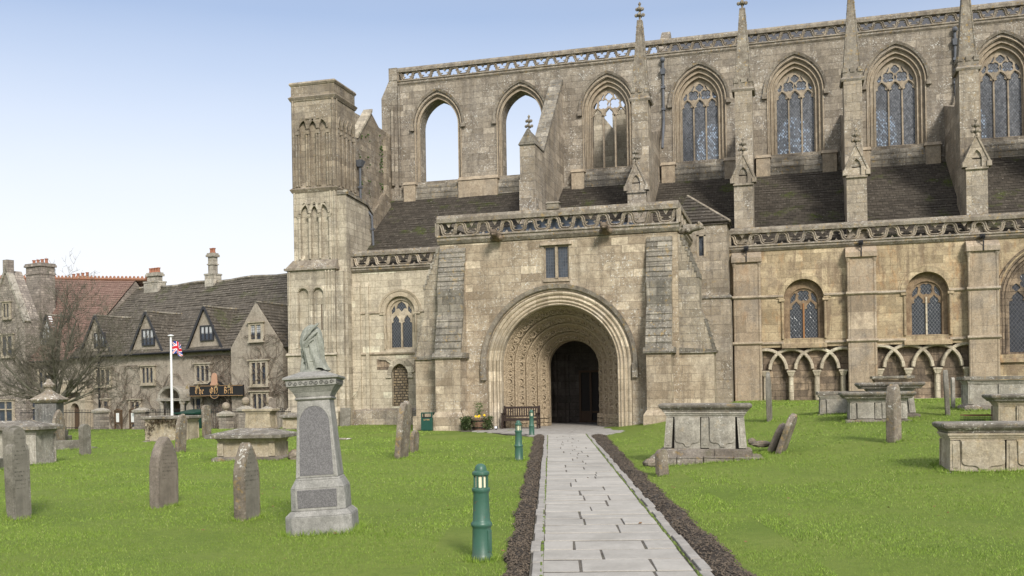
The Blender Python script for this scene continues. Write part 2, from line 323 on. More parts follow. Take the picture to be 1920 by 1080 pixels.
# ================================================================== setting: ground, path, beds, sky comes from the world
def lawn_mat():
    t = NT('lawn'); o = t.obj(); a = t.noise(o, .35, 5, .6); b = t.noise(o, 6., 5, .7); c3 = t.noise(t.scale(o, (1, 1, 1)), 60., 3, .7)
    c = t.mix(t.step(a, .35, .65), (.115, .17, .02), (.17, .215, .038)); c = t.mix(t.math('MULTIPLY', t.step(b, .45, .7), .5), c, (.075, .13, .011))
    c = t.mix(t.math('MULTIPLY', t.step(c3, .35, .7), .35), c, (.15, .2, .04)); t.col(c); t.bump(t.math('ADD', b, t.math('MULTIPLY', c3, 1.)), .7, .05); return t.m
M['lawn'] = lawn_mat()
def lawn():
    xs = sorted(set([-400, -250, -160, -110, -80] + [-64 + .8 * i for i in range(131)] + [50, 80, 130, 220, 400]))
    ys = sorted(set([-60, -30, -12] + [-4 + .8 * i for i in range(101)] + [90, 120, 170, 260, 420]))
    vs = []
    for y in ys:
        for x in xs:
            z = ground(x, y)
            s = path_s(x, y)
            if -60 < x < 40 and 4 < y < 46 and not -1.2 < s < 2.6: z += .035 * math.sin(x * 1.3 + y * .4) * math.sin(y * .9 - x * .3)
            vs.append((x, y, z))
    n = len(xs)
    MB().add(vs, [(j * n + i, j * n + i + 1, (j + 1) * n + i + 1, (j + 1) * n + i) for j in range(len(ys) - 1) for i in range(n - 1)]).build('lawn', M['lawn'], None, smooth=60, kind='structure')
lawn()
PD = Vector((-.2315, .9728, 0)); PN = Vector((.9728, .2315, 0)); P0 = Vector((-2.359, 9.543, 0))
def pp(s, t, z=0): v = P0 + PN * s + PD * t; return (v.x, v.y, z)
PW = 1.37; TEND = 26.9
def paving():
    M['slab'] = stone('path_slab', (.305, .287, .255), (.352, .333, .3), None, lich=.05, soot=.2, sootc=(.25, .235, .21), pamt=.3, patch=(.34, .315, .28), bump=.1, fine=30., isl=.18, cont=.5)
    M['apron'] = stone('apron_slab', (.25, .235, .21), (.33, .31, .28), None, lich=.1, soot=.3, sootc=(.18, .16, .14), pamt=.4, patch=(.30, .28, .25), bump=.2, cont=.7)
    M['joint'] = stone('joint_soil', (.075, .065, .053), (.13, .115, .095), None, lich=0, soot=0, moss=.4, pamt=0)
    M['mossy'] = plain('joint_moss', (.11, .15, .03), .95, 0, .6, 9.)
    rnd = random.Random(3)
    m = MB(); t = -9.0
    while t < TEND:
        L = rnd.uniform(.42, .8)
        cuts = [0, PW]; nx = rnd.choice([1, 1, 2]) if rnd.random() < .93 else 0
        for k in range(nx): cuts.append(PW * ((k + 1) / (nx + 1)) + rnd.uniform(-.3, .3) * (1.2 if nx == 1 else .6))
        cuts.sort()
        for a, b in zip(cuts, cuts[1:]):
            g = rnd.uniform(.022, .036); cg = rnd.uniform(.007, .017); ga = cg if a > 0 else 0; gb = cg if b < PW else 0
            if L > .68 and rnd.random() < .35 and b - a > .4:
                parts = [(t, t + L * .5), (t + L * .5, t + L)]
            else: parts = [(t, t + L)]
            for t0, t1 in parts:
                z = .035 + rnd.uniform(-.005, .005); zz = [z + rnd.uniform(-.004, .004) for _ in range(4)]
                j = lambda: rnd.uniform(-.006, .006)
                q = [(a + ga + j(), t0 + g + j()), (b - gb + j(), t0 + g + j()), (b - gb + j(), t1 - g + j()), (a + ga + j(), t1 - g + j())]
                m.add([pp(s, tt, 0.0) for s, tt in q] + [pp(s, tt, zz[i]) for i, (s, tt) in enumerate(q)], [(4, 5, 6, 7)] + [(i, (i + 1) % 4, 4 + (i + 1) % 4, 4 + i) for i in range(4)])
        t += L
    m.build('path', M['slab'], None, bevel=.006, kind='structure')
    b = MB(); b.add([pp(-.13, -9, .026), pp(PW + .12, -9, .026), pp(PW + .12, TEND + .2, .026), pp(-.13, TEND + .2, .026)], [(0, 1, 2, 3)])
    b.build('path_bed', M['joint'], None, kind='structure')
    k = MB()
    for s0 in (-.135, PW + .028):
        t = -9.
        while t < TEND:
            L = rnd.uniform(.5, 1.0); z = .045 + rnd.uniform(-.006, .008); j = rnd.uniform(-.012, .030)
            q = [(s0 + j, t + .01), (s0 + .104 + j, t + .01), (s0 + .104 + j, t + L - .01), (s0 + j, t + L - .01)]
            k.add([pp(s, tt, -.05) for s, tt in q] + [pp(s, tt, z) for s, tt in q], [(4, 5, 6, 7)] + [(i, (i + 1) % 4, 4 + (i + 1) % 4, 4 + i) for i in range(4)]); t += L
    k.build('path_edging', M['apron'], None, bevel=.008, kind='structure')
    ms = MB()                          # ragged moss line between slabs and edging
    for s0 in (-.052, PW - .012):
        t = -9.
        while t < TEND:
            w = rnd.uniform(.012, .055); L = rnd.uniform(.12, .4); c = s0 + .03
            ms.add([pp(c - w / 2, t, .030), pp(c + w / 2, t, .030), pp(c + w / 2 + rnd.uniform(-.02, .02), t + L, .030), pp(c - w / 2, t + L, .030), pp(c, t + L * .5, .05)], [(0, 1, 4), (1, 2, 4), (2, 3, 4), (3, 0, 4)])
            t += L * rnd.uniform(.9, 1.25)
    ms.build('path_moss', M['mossy'], None, kind='structure')
    # apron before the porch and porch floor
    a = MB(); y = 34.6
    while y < 48.2:
        L = rnd.uniform(.6, 1.0)
        x0 = -9.05 - 3.75 * sm((y - 34.4) / 5.4) if y < 39.6 else -13.3; x1 = -6.35 + .5 * sm((y - 35) / 4)
        if y > 41.3: x0, x1 = -12.1, -6.85
        x = x0
        while x < x1:
            w = rnd.uniform(.6, 1.4); z = .03 + rnd.uniform(-.004, .004)
            a.box(x + .012, min(x + w, x1) - .012, y + .012, y + L - .012, -.05, z); x += w
        y += L
    a.build('forecourt', M['apron'], None, bevel=.006, kind='structure')
    fb = MB(); fb.prism([(-13.3, 39.6), (-12.7, 39.6), (-9.1, 34.6), (-6.5, 34.6), (-5.9, 41.0), (-6.9, 41.3), (-6.9, 48.3), (-12.1, 48.3), (-12.1, 41.3), (-13.3, 41.3)], -.06, .016, lambda u, d, q: (u, q, d)); fb.build('forecourt_bed', M['joint'], None, kind='structure')
paving()
def bed_width(t, side):
    base = .25 + .005 * max(t, 0) if side == 0 else .37 + .013 * max(t - 10, 0) + .05 * math.exp(-((t - 9.3) / .5) ** 2)
    return base + .028 * math.sin(t * 2.1) + .018 * math.sin(t * 5.3 + 1) + .012 * math.sin(t * 11.)
def beds():
    M['mulch'] = stone('bark_mulch', (.045, .036, .027), (.085, .068, .05), None, lich=.2, soot=.5, sootc=(.03, .022, .017), pamt=.2, patch=(.14, .10, .07), bump=1.5, fine=45.)
    M['chip'] = plain('bark_chip', (.10, .078, .056), .9, 0, .9, 24.)
    rnd = random.Random(5)
    for side in (0, 1):
        m = MB(); c = MB(); n = 90; rows = 7; vs = []
        t0, t1 = (-6.5, 26.2) if side == 0 else (-6.5, 25.8)
        def wid(t):
            return bed_width(t, side)
        for i in range(n * 3 + 1):
            t = t0 + (t1 - t0) * i / (n * 3); w_ = wid(t)
            for j in range(rows):
                f = j / (rows - 1); s = -.135 - f * w_ if side == 0 else PW + .135 + f * w_
                p = pp(s, t); z = ground(p[0], p[1]) + .012 + .05 * math.sin(PI * f) + rnd.uniform(0, .03) * math.sin(PI * f)
                if f == 1: z = ground(p[0], p[1]) - .02
                vs.append((p[0], p[1], z))
        m.add(vs, [(i * rows + j, i * rows + j + 1, (i + 1) * rows + j + 1, (i + 1) * rows + j) for i in range(n * 3) for j in range(rows - 1)])
        m.build('bark_bed', M['mulch'], None, kind='structure')
        for _ in range(9000):
            t = t0 + (t1 - t0) * rnd.random() ** 1.7; f = rnd.uniform(.02, .98); w_ = wid(t)
            s = -.135 - f * w_ if side == 0 else PW + .135 + f * w_
            p = pp(s, t); z = ground(p[0], p[1]) + .03 + .05 * math.sin(PI * f)
            L = rnd.uniform(.007, .026) * (1.5 if rnd.random() < .05 else 1); b = rnd.uniform(.003, .009); a = rnd.uniform(0, PI); ca, sa = math.cos(a), math.sin(a); tz = rnd.uniform(-.006, .009)
            c.add([(p[0] - ca * L - sa * b, p[1] - sa * L + ca * b, z - tz), (p[0] - ca * L + sa * b, p[1] - sa * L - ca * b, z - tz), (p[0] + ca * L + sa * b, p[1] + sa * L - ca * b, z + tz + .006), (p[0] + ca * L - sa * b, p[1] + sa * L + ca * b, z + tz)], [(0, 1, 2, 3)])
        o = c.build('bark_chips', M['chip'], None); o['kind'] = 'stuff'
        tag(o, 'loose bark chips in the narrow bed on the %s side of the path' % ('left' if side == 0 else 'right'), 'bark chips')
beds()
# ================================================================== the abbey church
YC, YA, YP, YT = 55.2, 48.0, 41.4, 47.3
A = thing('abbey_church', 'huge weathered stone abbey church with arched porch, flying buttresses and ruined west end', 'church', (-9.5, 41.4, 0))
WK = [-19.62 + 5.04 * k for k in range(8)]          # clerestory window centres
BK = [-1.93 + 5.05 * k for k in range(-2, 4)]       # buttress centres
def B(mb, name, mat, parent=A, **k): return mb.build(name, M[mat] if isinstance(mat, str) else mat, parent, **k)
def slate_roof(name, mat, quad, courses, parent, seg=.9, lift=.03, local=False, jit=.012):
    """quad = lower-left, lower-right, upper-right, upper-left; real overlapping courses"""
    a, b, c, d = [Vector(p) for p in quad]; nrm = (b - a).cross(d - a).normalized()
    if nrm.z < 0: nrm = -nrm
    m = MB(); rnd = random.Random(len(name) + courses)
    n = max(2, int((b - a).length / seg))
    for i in range(courses):
        f0 = i / courses - .008; f1 = (i + 1) / courses
        lo = []; hi = []
        for j in range(n + 1):
            g = j / n; p0 = a.lerp(b, g).lerp(d.lerp(c, g), f0); p1 = a.lerp(b, g).lerp(d.lerp(c, g), f1)
            sag = .03 * math.sin(g * 9 + i * .1) + rnd.uniform(-jit, jit)
            lo.append(p0 + nrm * (lift + sag)); hi.append(p1 + nrm * (sag * .7))
        dn = [p - nrm * (lift + .03) for p in lo]
        k = n + 1
        m.add(lo + hi + dn, [(j, j + 1, k + j + 1, k + j) for j in range(n)] + [(j, 2 * k + j, 2 * k + j + 1, j + 1) for j in range(n)])
    return m.build(name, M[mat], parent, local=local)
# ---- clerestory
CL0, CL1 = -22.1, 17.6
def clerestory():
    arcs = [parch(c, 1.36, 17.3, 1.78) for c in WK]
    inner = [parch(c, 1.2, 17.3, 1.6) if i < 2 else parch(c, 1.02, 17.3, 1.34) for i, c in enumerate(WK)]
    m = MB()
    m.plate(rect(CL0, CL1, 12.6, 19.85), [opening(a, 14.05) for a in arcs], YC, YC + .38)
    m.plate(rect(CL0, CL1, 10.0, 19.85), [opening(a, 14.05) for a in inner], YC + .38, YC + 1.15)
    m.box(CL0, CL1, YC + .06, YC + 1.1, 19.85, 20.14)
    B(m, 'clerestory_wall', 'clere')
    e = MB()                           # west end pier with its weathered top, and the arch springing scars
    e.prism([(-23.1, 12.3), (-22.1, 12.3), (-22.1, 20.16), (-22.62, 20.16), (-23.12, 19.15)], YC - .1, YC + 1.15)
    e.box(-22.62, -22.1, YC - .13, YC + 1.1, 20.16, 20.9); e.box(-22.45, -22.3, YC - .3, YC - .1, 13.9, 18.6); e.box(-22.05, -21.95, YC - .14, YC, 13.9, 19.8)
    B(e, 'end_pier', 'clere')
    # string, pedestals between the windows, sloping sills
    for i, c in enumerate(WK):
        sl = MB()
        sl.prism([(YC - .34, 12.6), (YC - .34, 13.35), (YC - .3, 13.42), (YC - .12, 13.78), (YC - .1, 13.84), (YC + .38, 14.1), (YC + .38, 12.6)], c - 1.33, c + 1.33, lambda u, d, w_: (d, u, w_))
        for z in (13.3, 13.62): sl.box(c - 1.32, c + 1.32, YC - .37 + (z - 13.3) * .45, YC - .1, z, z + .05)
        B(sl, 'sloping_sill', 'weather')
        for sgn in (-1, 1):
            if (i, sgn) in ((0, 1), (1, -1)): continue
            x = c + sgn * (1.33 + .36); pd = MB()
            pd.box(x - .36, x + .36, YC - .42, YC, 12.5, 13.84); pd.frus((x - .42, x + .42, YC - .48, YC, 13.84), (x - .38, x + .38, YC - .3, YC, 14.03)); B(pd, 'pedestal', 'dress')
    x0, x1 = WK[0] + 1.34, WK[1] - 1.34; pd = MB()
    pd.box(x0, x1, YC - .44, YC, 12.4, 13.86); pd.frus((x0 - .06, x1 + .06, YC - .5, YC, 13.86), (x0, x1, YC - .3, YC, 14.08))
    B(pd, 'pedestal', 'dress')
    for i, c in enumerate(WK):
        fr = MB(); T = None
        a2 = parch(c, 1.2, 17.3, 1.57)
        fr.plate(opening(parch(c, 1.375, 17.3, 1.795), 14.0), [opening(a2, 14.06)], YC + .14, YC + .26)
        if i > 1: fr.plate(opening(parch(c, 1.21, 17.3, 1.58), 14.0), [opening(inner[i], 14.06)], YC + .26, YC + .37)
        for hw, hh, yy in ((1.42, 1.85, YC - .02), (1.23, 1.6, YC + .12), (1.05, 1.38, YC + .24))[:3 if i > 1 else 2]:
            ar = parch(c, hw, 17.3, hh); path = [(ar[0][0], 14.06)] + ar + [(ar[-1][0], 14.06)]
            fr.strip(path, [(-.035, yy), (-.025, yy - .045), (.025, yy - .045), (.035, yy), (.035, yy + .06), (-.035, yy + .06)])
        o = B(fr, 'window', 'dress')
        hd = MB(); ar = parch(c, 1.58, 17.28, 2.1)
        hd.strip(ar, [(-.07, YC - .16), (.06, YC - .1), (.06, YC + .02), (-.07, YC + .02)])
        for q in (ar[0], ar[-1]): hd.box(q[0] - .12, q[0] + .12, YC - .18, YC + .01, q[1] - .22, q[1] + .02)
        B(hd, 'hood_mould', 'parapet', o)
        if i >= 2:
            tr = MB(); hs = []
            w3 = 1.0 * 2 / 3; mw = .045
            for k in (-1, 0, 1): hs.append(light(c + k * w3 - w3 / 2 + mw, c + k * w3 + w3 / 2 - mw, 14.16, 16.98, .46))
            for k in (-1, 1): hs.append(foil(c + k * .335, 17.74, .295, 4, PI / 4, 28, .3))
            hs.append(foil(c, 18.15, .215, 4, 0, 28, .3))
            for k in (-1, 1):
                hs.append([(c + k * .72, 17.52), (c + k * .80, 17.42), (c + k * .90, 17.6), (c + k * .73, 17.88), (c + k * .66, 17.8)])
                hs.append([(c + k * .28, 18.22), (c + k * .36, 18.02), (c + k * .46, 18.0), (c + k * .3, 18.3)])
            hs.append([(c - .07, 17.7), (c, 17.55), (c + .07, 17.7), (c, 17.88)])
            hs = [[(x, z) for x, z in h] for h in hs]
            tr.plate(opening(parch(c, 1.025, 17.3, 1.345), 14.05), hs, YC + .42, YC + .54)
            for k in (-1, 1): tr.box(c + k * w3 / 2 - .03, c + k * w3 / 2 + .03, YC + .37, YC + .42, 14.1, 17.1)
            for k in (-1, 0, 1): tr.strip(parch(c + k * w3, w3 / 2, 17.0, .52, 6), [(-.025, YC + .37), (.025, YC + .37), (.025, YC + .425), (-.025, YC + .425)])
            B(tr, 'tracery', 'dress', o)
            if i >= 3:
                g = MB(); g.plate(opening(parch(c, 1.03, 17.3, 1.35), 14.03), [], YC + .47, YC + .485)
                B(g, 'glass', 'cglass', o)
clerestory()
M['darklead'] = plain('weathered_lead', (.055, .055, .058), .75, 0, .3)
def wave_parapet(name, z0, z1, x0, x1, y, period, mat='parapet', cop=.28, corn=.3, T=None, parent=A, back=.3, phase=0., amp=None):
    """moulded cornice, pierced wave tracery with cusps, coping; z0 = top of cornice, z1 = under the coping"""
    T = T or (lambda u, d, w_: (u, y + d, w_)); h = z1 - z0
    b = MB()
    prof = [(-.03, z0), (-.12, z0), (-.14, z0 - .07), (-.08, z0 - .12), (-.10, z0 - corn * .6), (0, z0 - corn), (back, z0 - corn), (back, z0)]
    b.prism([(d, z) for d, z in prof], x0, x1, lambda u, d, w_: T(d, u, w_))
    b.prism([(-.10, z1), (-.11, z1 + cop * .55), (-.02, z1 + cop), (back * .6, z1 + cop), (back + .02, z1 + cop * .7), (back, z1)], x0, x1, lambda u, d, w_: T(d, u, w_))
    root = B(b, name, mat, parent)
    n = max(1, round((x1 - x0) / period)); p = (x1 - x0) / n; wv = MB(); zm = (z0 + z1) / 2; a = h / 2 - .02
    steps = 20
    path = []
    for i in range(n * steps + 1):
        v = ((i / steps + .5) % 1) - .5; q = v / .84; k_ = x0 + p * i / steps
        path.append((k_, zm - a) if abs(v) > .42 else (k_ + p * .052 * math.sin(4 * PI * q), zm + a * math.cos(2 * PI * q)))
    wv.strip(path, [(-.078, .06), (-.078, .0), (-.045, -.05), (-.012, .0), (.012, .0), (.045, -.05), (.078, 0), (.078, .06), (.05, .16), (-.05, .16)], lambda u, d, w_: T(u, d, w_))
    for i in range(n):                 # cusps: inside each hump and each trough
        for u0, sg in ((0. if phase == 0 else .5, 1), (.5 if phase == 0 else 0., -1)):
            c = x0 + p * (i + u0)
            if c < x0 + .2 or c > x1 - .2: continue
            for s2 in (-1, 1):
                q = [(c + s2 * p * .205, zm - sg * a * .0), (c + s2 * p * .085, zm + sg * a * .16), (c + s2 * p * .19, zm + sg * a * .42)]
                wv.prism(q, .0, .1, lambda u, d, w_: T(u, d, w_))
            hw_ = .09 if sg > 0 else .15; q = [(c - hw_, zm - sg * (a + .03)), (c, zm - sg * a * (.62 if sg > 0 else .25)), (c + hw_, zm - sg * (a + .03))]
            wv.prism(q, .01, .12, lambda u, d, w_: T(u, d, w_))
    for xe in (x0, x1): wv.prism(rect(xe - .09, xe + .09, z0 - .01, z1 + .01), -.06, .2, lambda u, d, w_: T(u, d, w_))
    B(wv, 'pierced_band', 'pier' if mat == 'parapet' else mat, root)
    return root
wave_parapet('clerestory_parapet', 20.14, 20.62, CL0, CL1, YC + .02, 1.17, cop=.28, corn=.34)
wave_parapet('aisle_parapet', 8.29, 8.83, -2.62, 14.2, YA - .05, 1.18)
wave_parapet('aisle_parapet', 8.25, 8.79, -21.95, -15.0, YA - .05, 1.18)
# ---- nave behind the clerestory: dark inside, lead roof, gable of the present west wall, north wall
def nave():
    m = MB(); arcs = [opening(parch(c, 1.0, 17.3, 1.32), 14.05) for c in WK[3:]]
    m.plate(rect(-7.0, CL1, 0, 20.0), arcs, 64.2, 65.2); B(m, 'north_wall', 'clere')
    m = MB(); m.box(-7.0, -6.2, YC + 1.15, 64.2, 0, 20.2); m.prism([(YC + 1.15, 20.2), (64.2, 20.2), (60.2, 22.9), (59.8, 22.9)], -7.0, -6.5, lambda u, d, w_: (d, u, w_)); B(m, 'nave_west_wall', 'clere')
    m = MB(); m.prism([(YC + .7, 20.28), (YC + .7, 20.18), (60, 20.18), (64.5, 20.18), (64.5, 20.28), (60, 22.4)], -6.5, CL1, lambda u, d, w_: (d, u, w_)); B(m, 'nave_roof', 'darklead')
    m = MB(); m.box(CL1 - .1, CL1 + .3, YA, 65.2, 0, 20); m.box(-6.2, CL1, YC + 1.1, 64.2, -.1, 0.); B(m, 'nave_inner', 'dark')
    # ruined fragments seen through the unglazed window
    m = MB(); m.prism([(-13.0, 8), (-9.0, 8), (-9.0, 16.2), (-10.95, 18.7), (-11.3, 19.2), (-13.0, 19.4)], 61.6, 62.4); m.box(-10.02, -8.8, 59.6, 61.0, 8, 18.5)
    m.prism([(-12.6, 12), (-10.4, 12), (-10.4, 14.7), (-11.2, 15.1), (-12.6, 16.6)], 60.9, 61.3)
    B(m, 'ruined_cross_wall', 'turret')
nave()
# ---- aisle roof
slate_roof('aisle_roof', 'roof', [(-22.7, 48.35, 8.2), (14.2, 48.35, 8.2), (14.2, 55.0, 13.02), (-22.7, 55.0, 13.02)], 58, A)
m = MB(); m.box(-22.2, 14.2, YC - .25, YC, 12.93, 13.1); B(m, 'roof_flashing', 'weather')
# ---- flying buttresses with pinnacles
def finial(m, c, s, tiers=2):
    x, y, z = c
    m.lathe([(.09 * s, 0), (.14 * s, .05 * s), (.06 * s, .12 * s), (.055 * s, .95 * s), (.1 * s, 1.05 * s), (.02 * s, 1.18 * s)], c, 6)
    for t in range(tiers):
        zz = z + (.38 + .36 * t) * s; r = (.27 - .07 * t) * s
        for k in range(4):
            a = k * PI / 2; m.ball((x + math.cos(a) * r * .75, y + math.sin(a) * r * .75, zz), .12 * s, 1, 1, .95, 6, 4)
            m.ball((x + math.cos(a) * r * .35, y + math.sin(a) * r * .35, zz - .02 * s), .08 * s, 1.3, 1.3, .7, 6, 4)
def buttress(c, kind):
    m = MB(); y0 = 48.15; w_ = .44
    if kind == 'ruin':
        m.box(c - w_ - .04, c + w_ - .06, y0, 49.9, 8.0, 12.2); m.box(c - w_, c + w_ - .1, y0 + .06, 49.9, 12.2, 14.0)
        m.prism([(49.9, 8), (49.9, 13.7), (50.4, 14.0), (55.0, 18.95), (55.2, 18.95), (55.2, 10)], c - .33, c + .27, lambda u, d, q: (d, u, q))
        o = B(m, 'flying_buttress', 'pier')
        g = MB(); g.prism([(c - w_ - .06, 13.95), (c + w_ - .05, 13.95), (c, 14.75)], y0 - .03, 50.0)
        g.prism([(50.35, 14.0), (50.25, 14.12), (55.0, 19.2), (55.2, 19.2), (55.2, 18.95), (55.0, 18.9)], c - .38, c + .32, lambda u, d, q: (d, u, q))
        B(g, 'raking_coping', 'weather', o)
        f = MB(); finial(f, (c, y0 + .3, 14.65), .72); B(f, 'finial', 'parapet', o); return
    zt = 12.2
    m.box(c - w_, c + w_, y0, 49.75, 8.0, zt - .55)
    m.box(c - w_ + .03, c + w_ - .03, 49.75, 50.9, 8.0, 16.05)
    m.prism([(50.9, 8), (50.9, 15.4), (52.0, 15.0), (55.2, 15.9), (55.2, 10)], c - .3, c + .3, lambda u, d, q: (d, u, q))
    o = B(m, 'flying_buttress', 'pier')
    g = MB()                           # gablet with trefoil on the front pier
    hs = [opening(parch(c, .2, zt - .62, .42, 5), zt - .95)]
    g.plate([(c - w_ - .03, zt - 1.05), (c + w_ + .03, zt - 1.05), (c + w_ + .03, zt - .62), (c, zt + .42), (c - w_ - .03, zt - .62)], hs, y0 - .1, y0)
    g.prism([(c - w_ - .02, zt - .6), (c + w_ + .02, zt - .6), (c, zt + .38)], y0, 49.8)
    for sg in (-1, 1): g.tube([(c + sg * (w_ + .12), y0 - .1, zt - .82), (c, y0 - .1, zt + .46)], .055, 5); g.box(c + sg * (w_ + .06) - .1, c + sg * (w_ + .06) + .1, y0 - .16, y0 + .3, zt - .95, zt - .72)
    B(g, 'gablet', 'pier', o)
    f = MB(); finial(f, (c, y0 + .05, zt + .38), .72); B(f, 'finial', 'parapet', o)
    p = MB(); cy = 50.3; q = .46
    p.frus((c - q - .06, c + q + .06, cy - q - .1, cy + q + .1, 16.05), (c - q - .1, c + q + .1, cy - q - .14, cy + q + .14, 16.15))
    p.frus((c - q - .1, c + q + .1, cy - q - .14, cy + q + .14, 16.15), (c - q, c + q, cy - q, cy + q, 16.28))
    p.box(c - q + .02, c + q - .02, cy - q + .02, cy + q - .02, 16.28, 16.55)
    for sg in (-.75, 0, .75):
        for s2 in (-1, 1): p.box(c + sg * .45 - .1, c + sg * .45 + .1, cy + s2 * (q - .04) - .06, cy + s2 * (q - .04) + .06, 16.5, 16.72); p.box(c + s2 * (q - .04) - .06, c + s2 * (q - .04) + .06, cy + sg * .45 - .1, cy + sg * .45 + .1, 16.5, 16.72)
    tw = .11; p.frus((c - q + .07, c + q - .07, cy - q + .07, cy + q - .07, 16.5), (c - tw, c + tw, cy - tw, cy + tw, 20.25))
    for sx in (-1, 1):
        for sy in (-1, 1):
            p.tube([(c + sx * (q - .08), cy + sy * (q - .08), 16.5), (c + sx * tw, cy + sy * tw, 20.25)], [.045, .03], 5)
            for i in range(9):
                f_ = (i + .6) / 9.5; r = (q - .08) * (1 - f_) + tw * f_; p.ball((c + sx * r, cy + sy * r, 16.5 + 3.75 * f_), .05, 1, 1, 1.2, 5, 4)
    pn = B(p, 'pinnacle', 'parapet', o)
    f = MB(); finial(f, (c, cy, 20.2), .85); B(f, 'finial', 'parapet', o)
for i, c in enumerate(BK):
    buttress(c - (.35 if i == 0 else 0), 'ruin' if i == 0 else 'full')
# ---- right-hand aisle wall: pilasters, windows, interlaced arcade
def aisle_right():
    wins = [(.70, 5.72), (6.02, 5.80)]
    m = MB(); gw = parch(11.0, 2.02, 5.4, 2.3, 14)
    m.plate([(-2.65, 3.47), (8.6, 3.47), (8.6, 2.6), (13.9, 2.6), (13.9, 8.0), (-2.65, 8.0)], [opening(rarch(x, .88, z), 3.85) for x, z in wins] + [opening(gw, 2.9)], YA, YA + .55)
    m.box(8.6, 14.2, YA + .002, YA + .55, -.3, 2.6); m.box(13.9, 14.2, YA, YA + .55, 2.6, 8.0)
    B(m, 'aisle_wall', 'aisle')
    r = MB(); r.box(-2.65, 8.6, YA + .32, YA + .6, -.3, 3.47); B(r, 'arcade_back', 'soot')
    for z in (3.64, 5.82):
        segs = []
        x = -2.65; cuts = [(BK[i] - .6, BK[i] + .6) for i in (2, 3, 4)] + ([(wx - .9, wx + .9) for wx, _ in wins] if z > 5 else [(wx - .92, wx + .92) for wx, _ in wins]) + [(8.75, 13.3)]
        for a, b in sorted(cuts):
            if a > x: segs.append((x, a))
            x = max(x, b)
        for a, b in segs:
            st = MB(); st.prism([(YA - .1, z), (YA - .06, z + .09), (YA + .02, z + .1), (YA + .02, z - .07), (YA - .03, z - .07)], a, b, lambda u, d, q: (d, u, q)); B(st, 'string_course', 'dress')
    for i in (2, 3, 4):
        for z in (3.66, 5.80):
            st = MB(); st.prism([(YA - .52, z), (YA - .48, z + .09), (YA - .4, z + .1), (YA - .4, z - .06), (YA - .46, z - .06)], BK[i] - .68 + .1, BK[i] + .68 + .1, lambda u, d, q: (d, u, q)); B(st, 'string_course', 'dress')
    for i in (2, 3, 4, 5):
        c = BK[i] + (.1 if i < 5 else -.6); p = MB(); p.box(c - .5, c + .5, YA - .42, YA, -.3, 7.45)
        for sg in (-1, 1): p.tube([(c + sg * .56, YA - .36, -.2), (c + sg * .56, YA - .36, 7.42)], .07, 8); p.box(c + sg * .5 - .07, c + sg * .5 + .07, YA - .3, YA, -.3, 7.45)
        for sg in (-1, 1): p.lathe([(.08, 0), (.12, .12), (.13, .2)], (c + sg * .56, YA - .36, 7.24), 8)
        p.frus((c - .68, c + .68, YA - .54, YA, 7.45), (c - .68, c + .68, YA - .54, YA, 7.66)); p.frus((c - .68, c + .68, YA - .54, YA, 7.66), (c - .66, c + .66, YA - .2, YA, 7.94))
        o = B(p, 'pilaster', stone_pil)
        h = MB(); h.box(c - .1, c + .1, YA - .46, YA - .22, 8.0, 8.2); h.tube([(c, YA - .46, 8.08), (c, YA - .62, 8.02)], .06, 6); h.box(c - .025, c + .025, YA - .57, YA - .53, 7.46, 8.0)
        B(h, 'rain_spout', 'iron')
    # arcade
    for bay, (x0, x1) in enumerate(((-1.24 + .12, 2.57 + .02), (3.83 - .02, 7.64 + .1))):
        a = MB(); sp = (x1 - x0) / 3.22; cx = [x0 + .06 + sp * (i + .0) for i in range(4)] if bay == 0 else [x0 + .16 + sp * i for i in range(4)]
        caps = []
        for i, c in enumerate(cx):
            rr = sp * .89; n = 16
            yo = YA + .03 + .012 * (i % 2)
            arc = rarch(c, rr - .07, 2.42, n, 2, 178)
            arc = [(min(max(x, x0 - .15), x1 + .15), z) for x, z in arc]
            out_ = []
            for q in arc:
                if not out_ or (Vector(out_[-1]) - Vector(q)).length > 1e-3: out_.append(q)
            a.strip(out_, [(-.078, yo), (-.045, yo - .05), (.045, yo - .05), (.078, yo), (.078, yo + .24), (-.078, yo + .24)])
            a.tube([(c, YA + .12, -.2), (c, YA + .12, 2.2)], .12, 10); a.box(c - .11, c + .11, YA + .14, YA + .34, -.2, 2.3)
            cp = MB(); cp.frus((c - .11, c + .11, YA - .02, YA + .3, 2.13), (c - .17, c + .17, YA - .07, YA + .3, 2.31)); cp.box(c - .19, c + .19, YA - .09, YA + .3, 2.31, 2.4); caps.append(cp)
        a.box(x0 - .2, x1 + .2, YA + .05, YA + .32, .5, .98 if bay == 0 else 1.02)
        o = B(a, 'blind_arcade', 'aisle_pale'); [B(q_, 'capital', 'aisle_pale', o) for q_ in caps]
    # two round-headed windows
    for k, (c, zs) in enumerate(wins):
        f = MB(); hw = .65
        spl = MB(); spl.plate(opening(rarch(c, .875, zs), 3.8), [opening(rarch(c, hw, zs - .16), 3.86)], YA + .30, YA + .42)
        ar = rarch(c, 1.0, zs); f.strip(ar, [(-.13, YA - .07), (.11, YA - .05), (.12, YA + .03), (-.13, YA + .03)])
        ar = rarch(c, 1.17, zs); f.strip(ar, [(-.05, YA - .04), (.03, YA - .04), (.03, YA + .02), (-.05, YA + .02)])
        for sg in (-1, 1):
            f.tube([(c + sg * .95, YA - .03, 3.86), (c + sg * .95, YA - .03, zs - .16)], .06, 8); f.box(c + sg * .97 - .13, c + sg * .97 + .13, YA - .1, YA + .05, zs - .13, zs - .02)
        f.prism([(YA - .16, 3.42), (YA - .14, 3.6), (YA + .3, 3.88), (YA + .3, 3.42)], c - 1.0, c + 1.0, lambda u, d, q: (d, u, q))
        o = B(f, 'window', 'aisle'); B(spl, 'splay', 'brownstain', o)
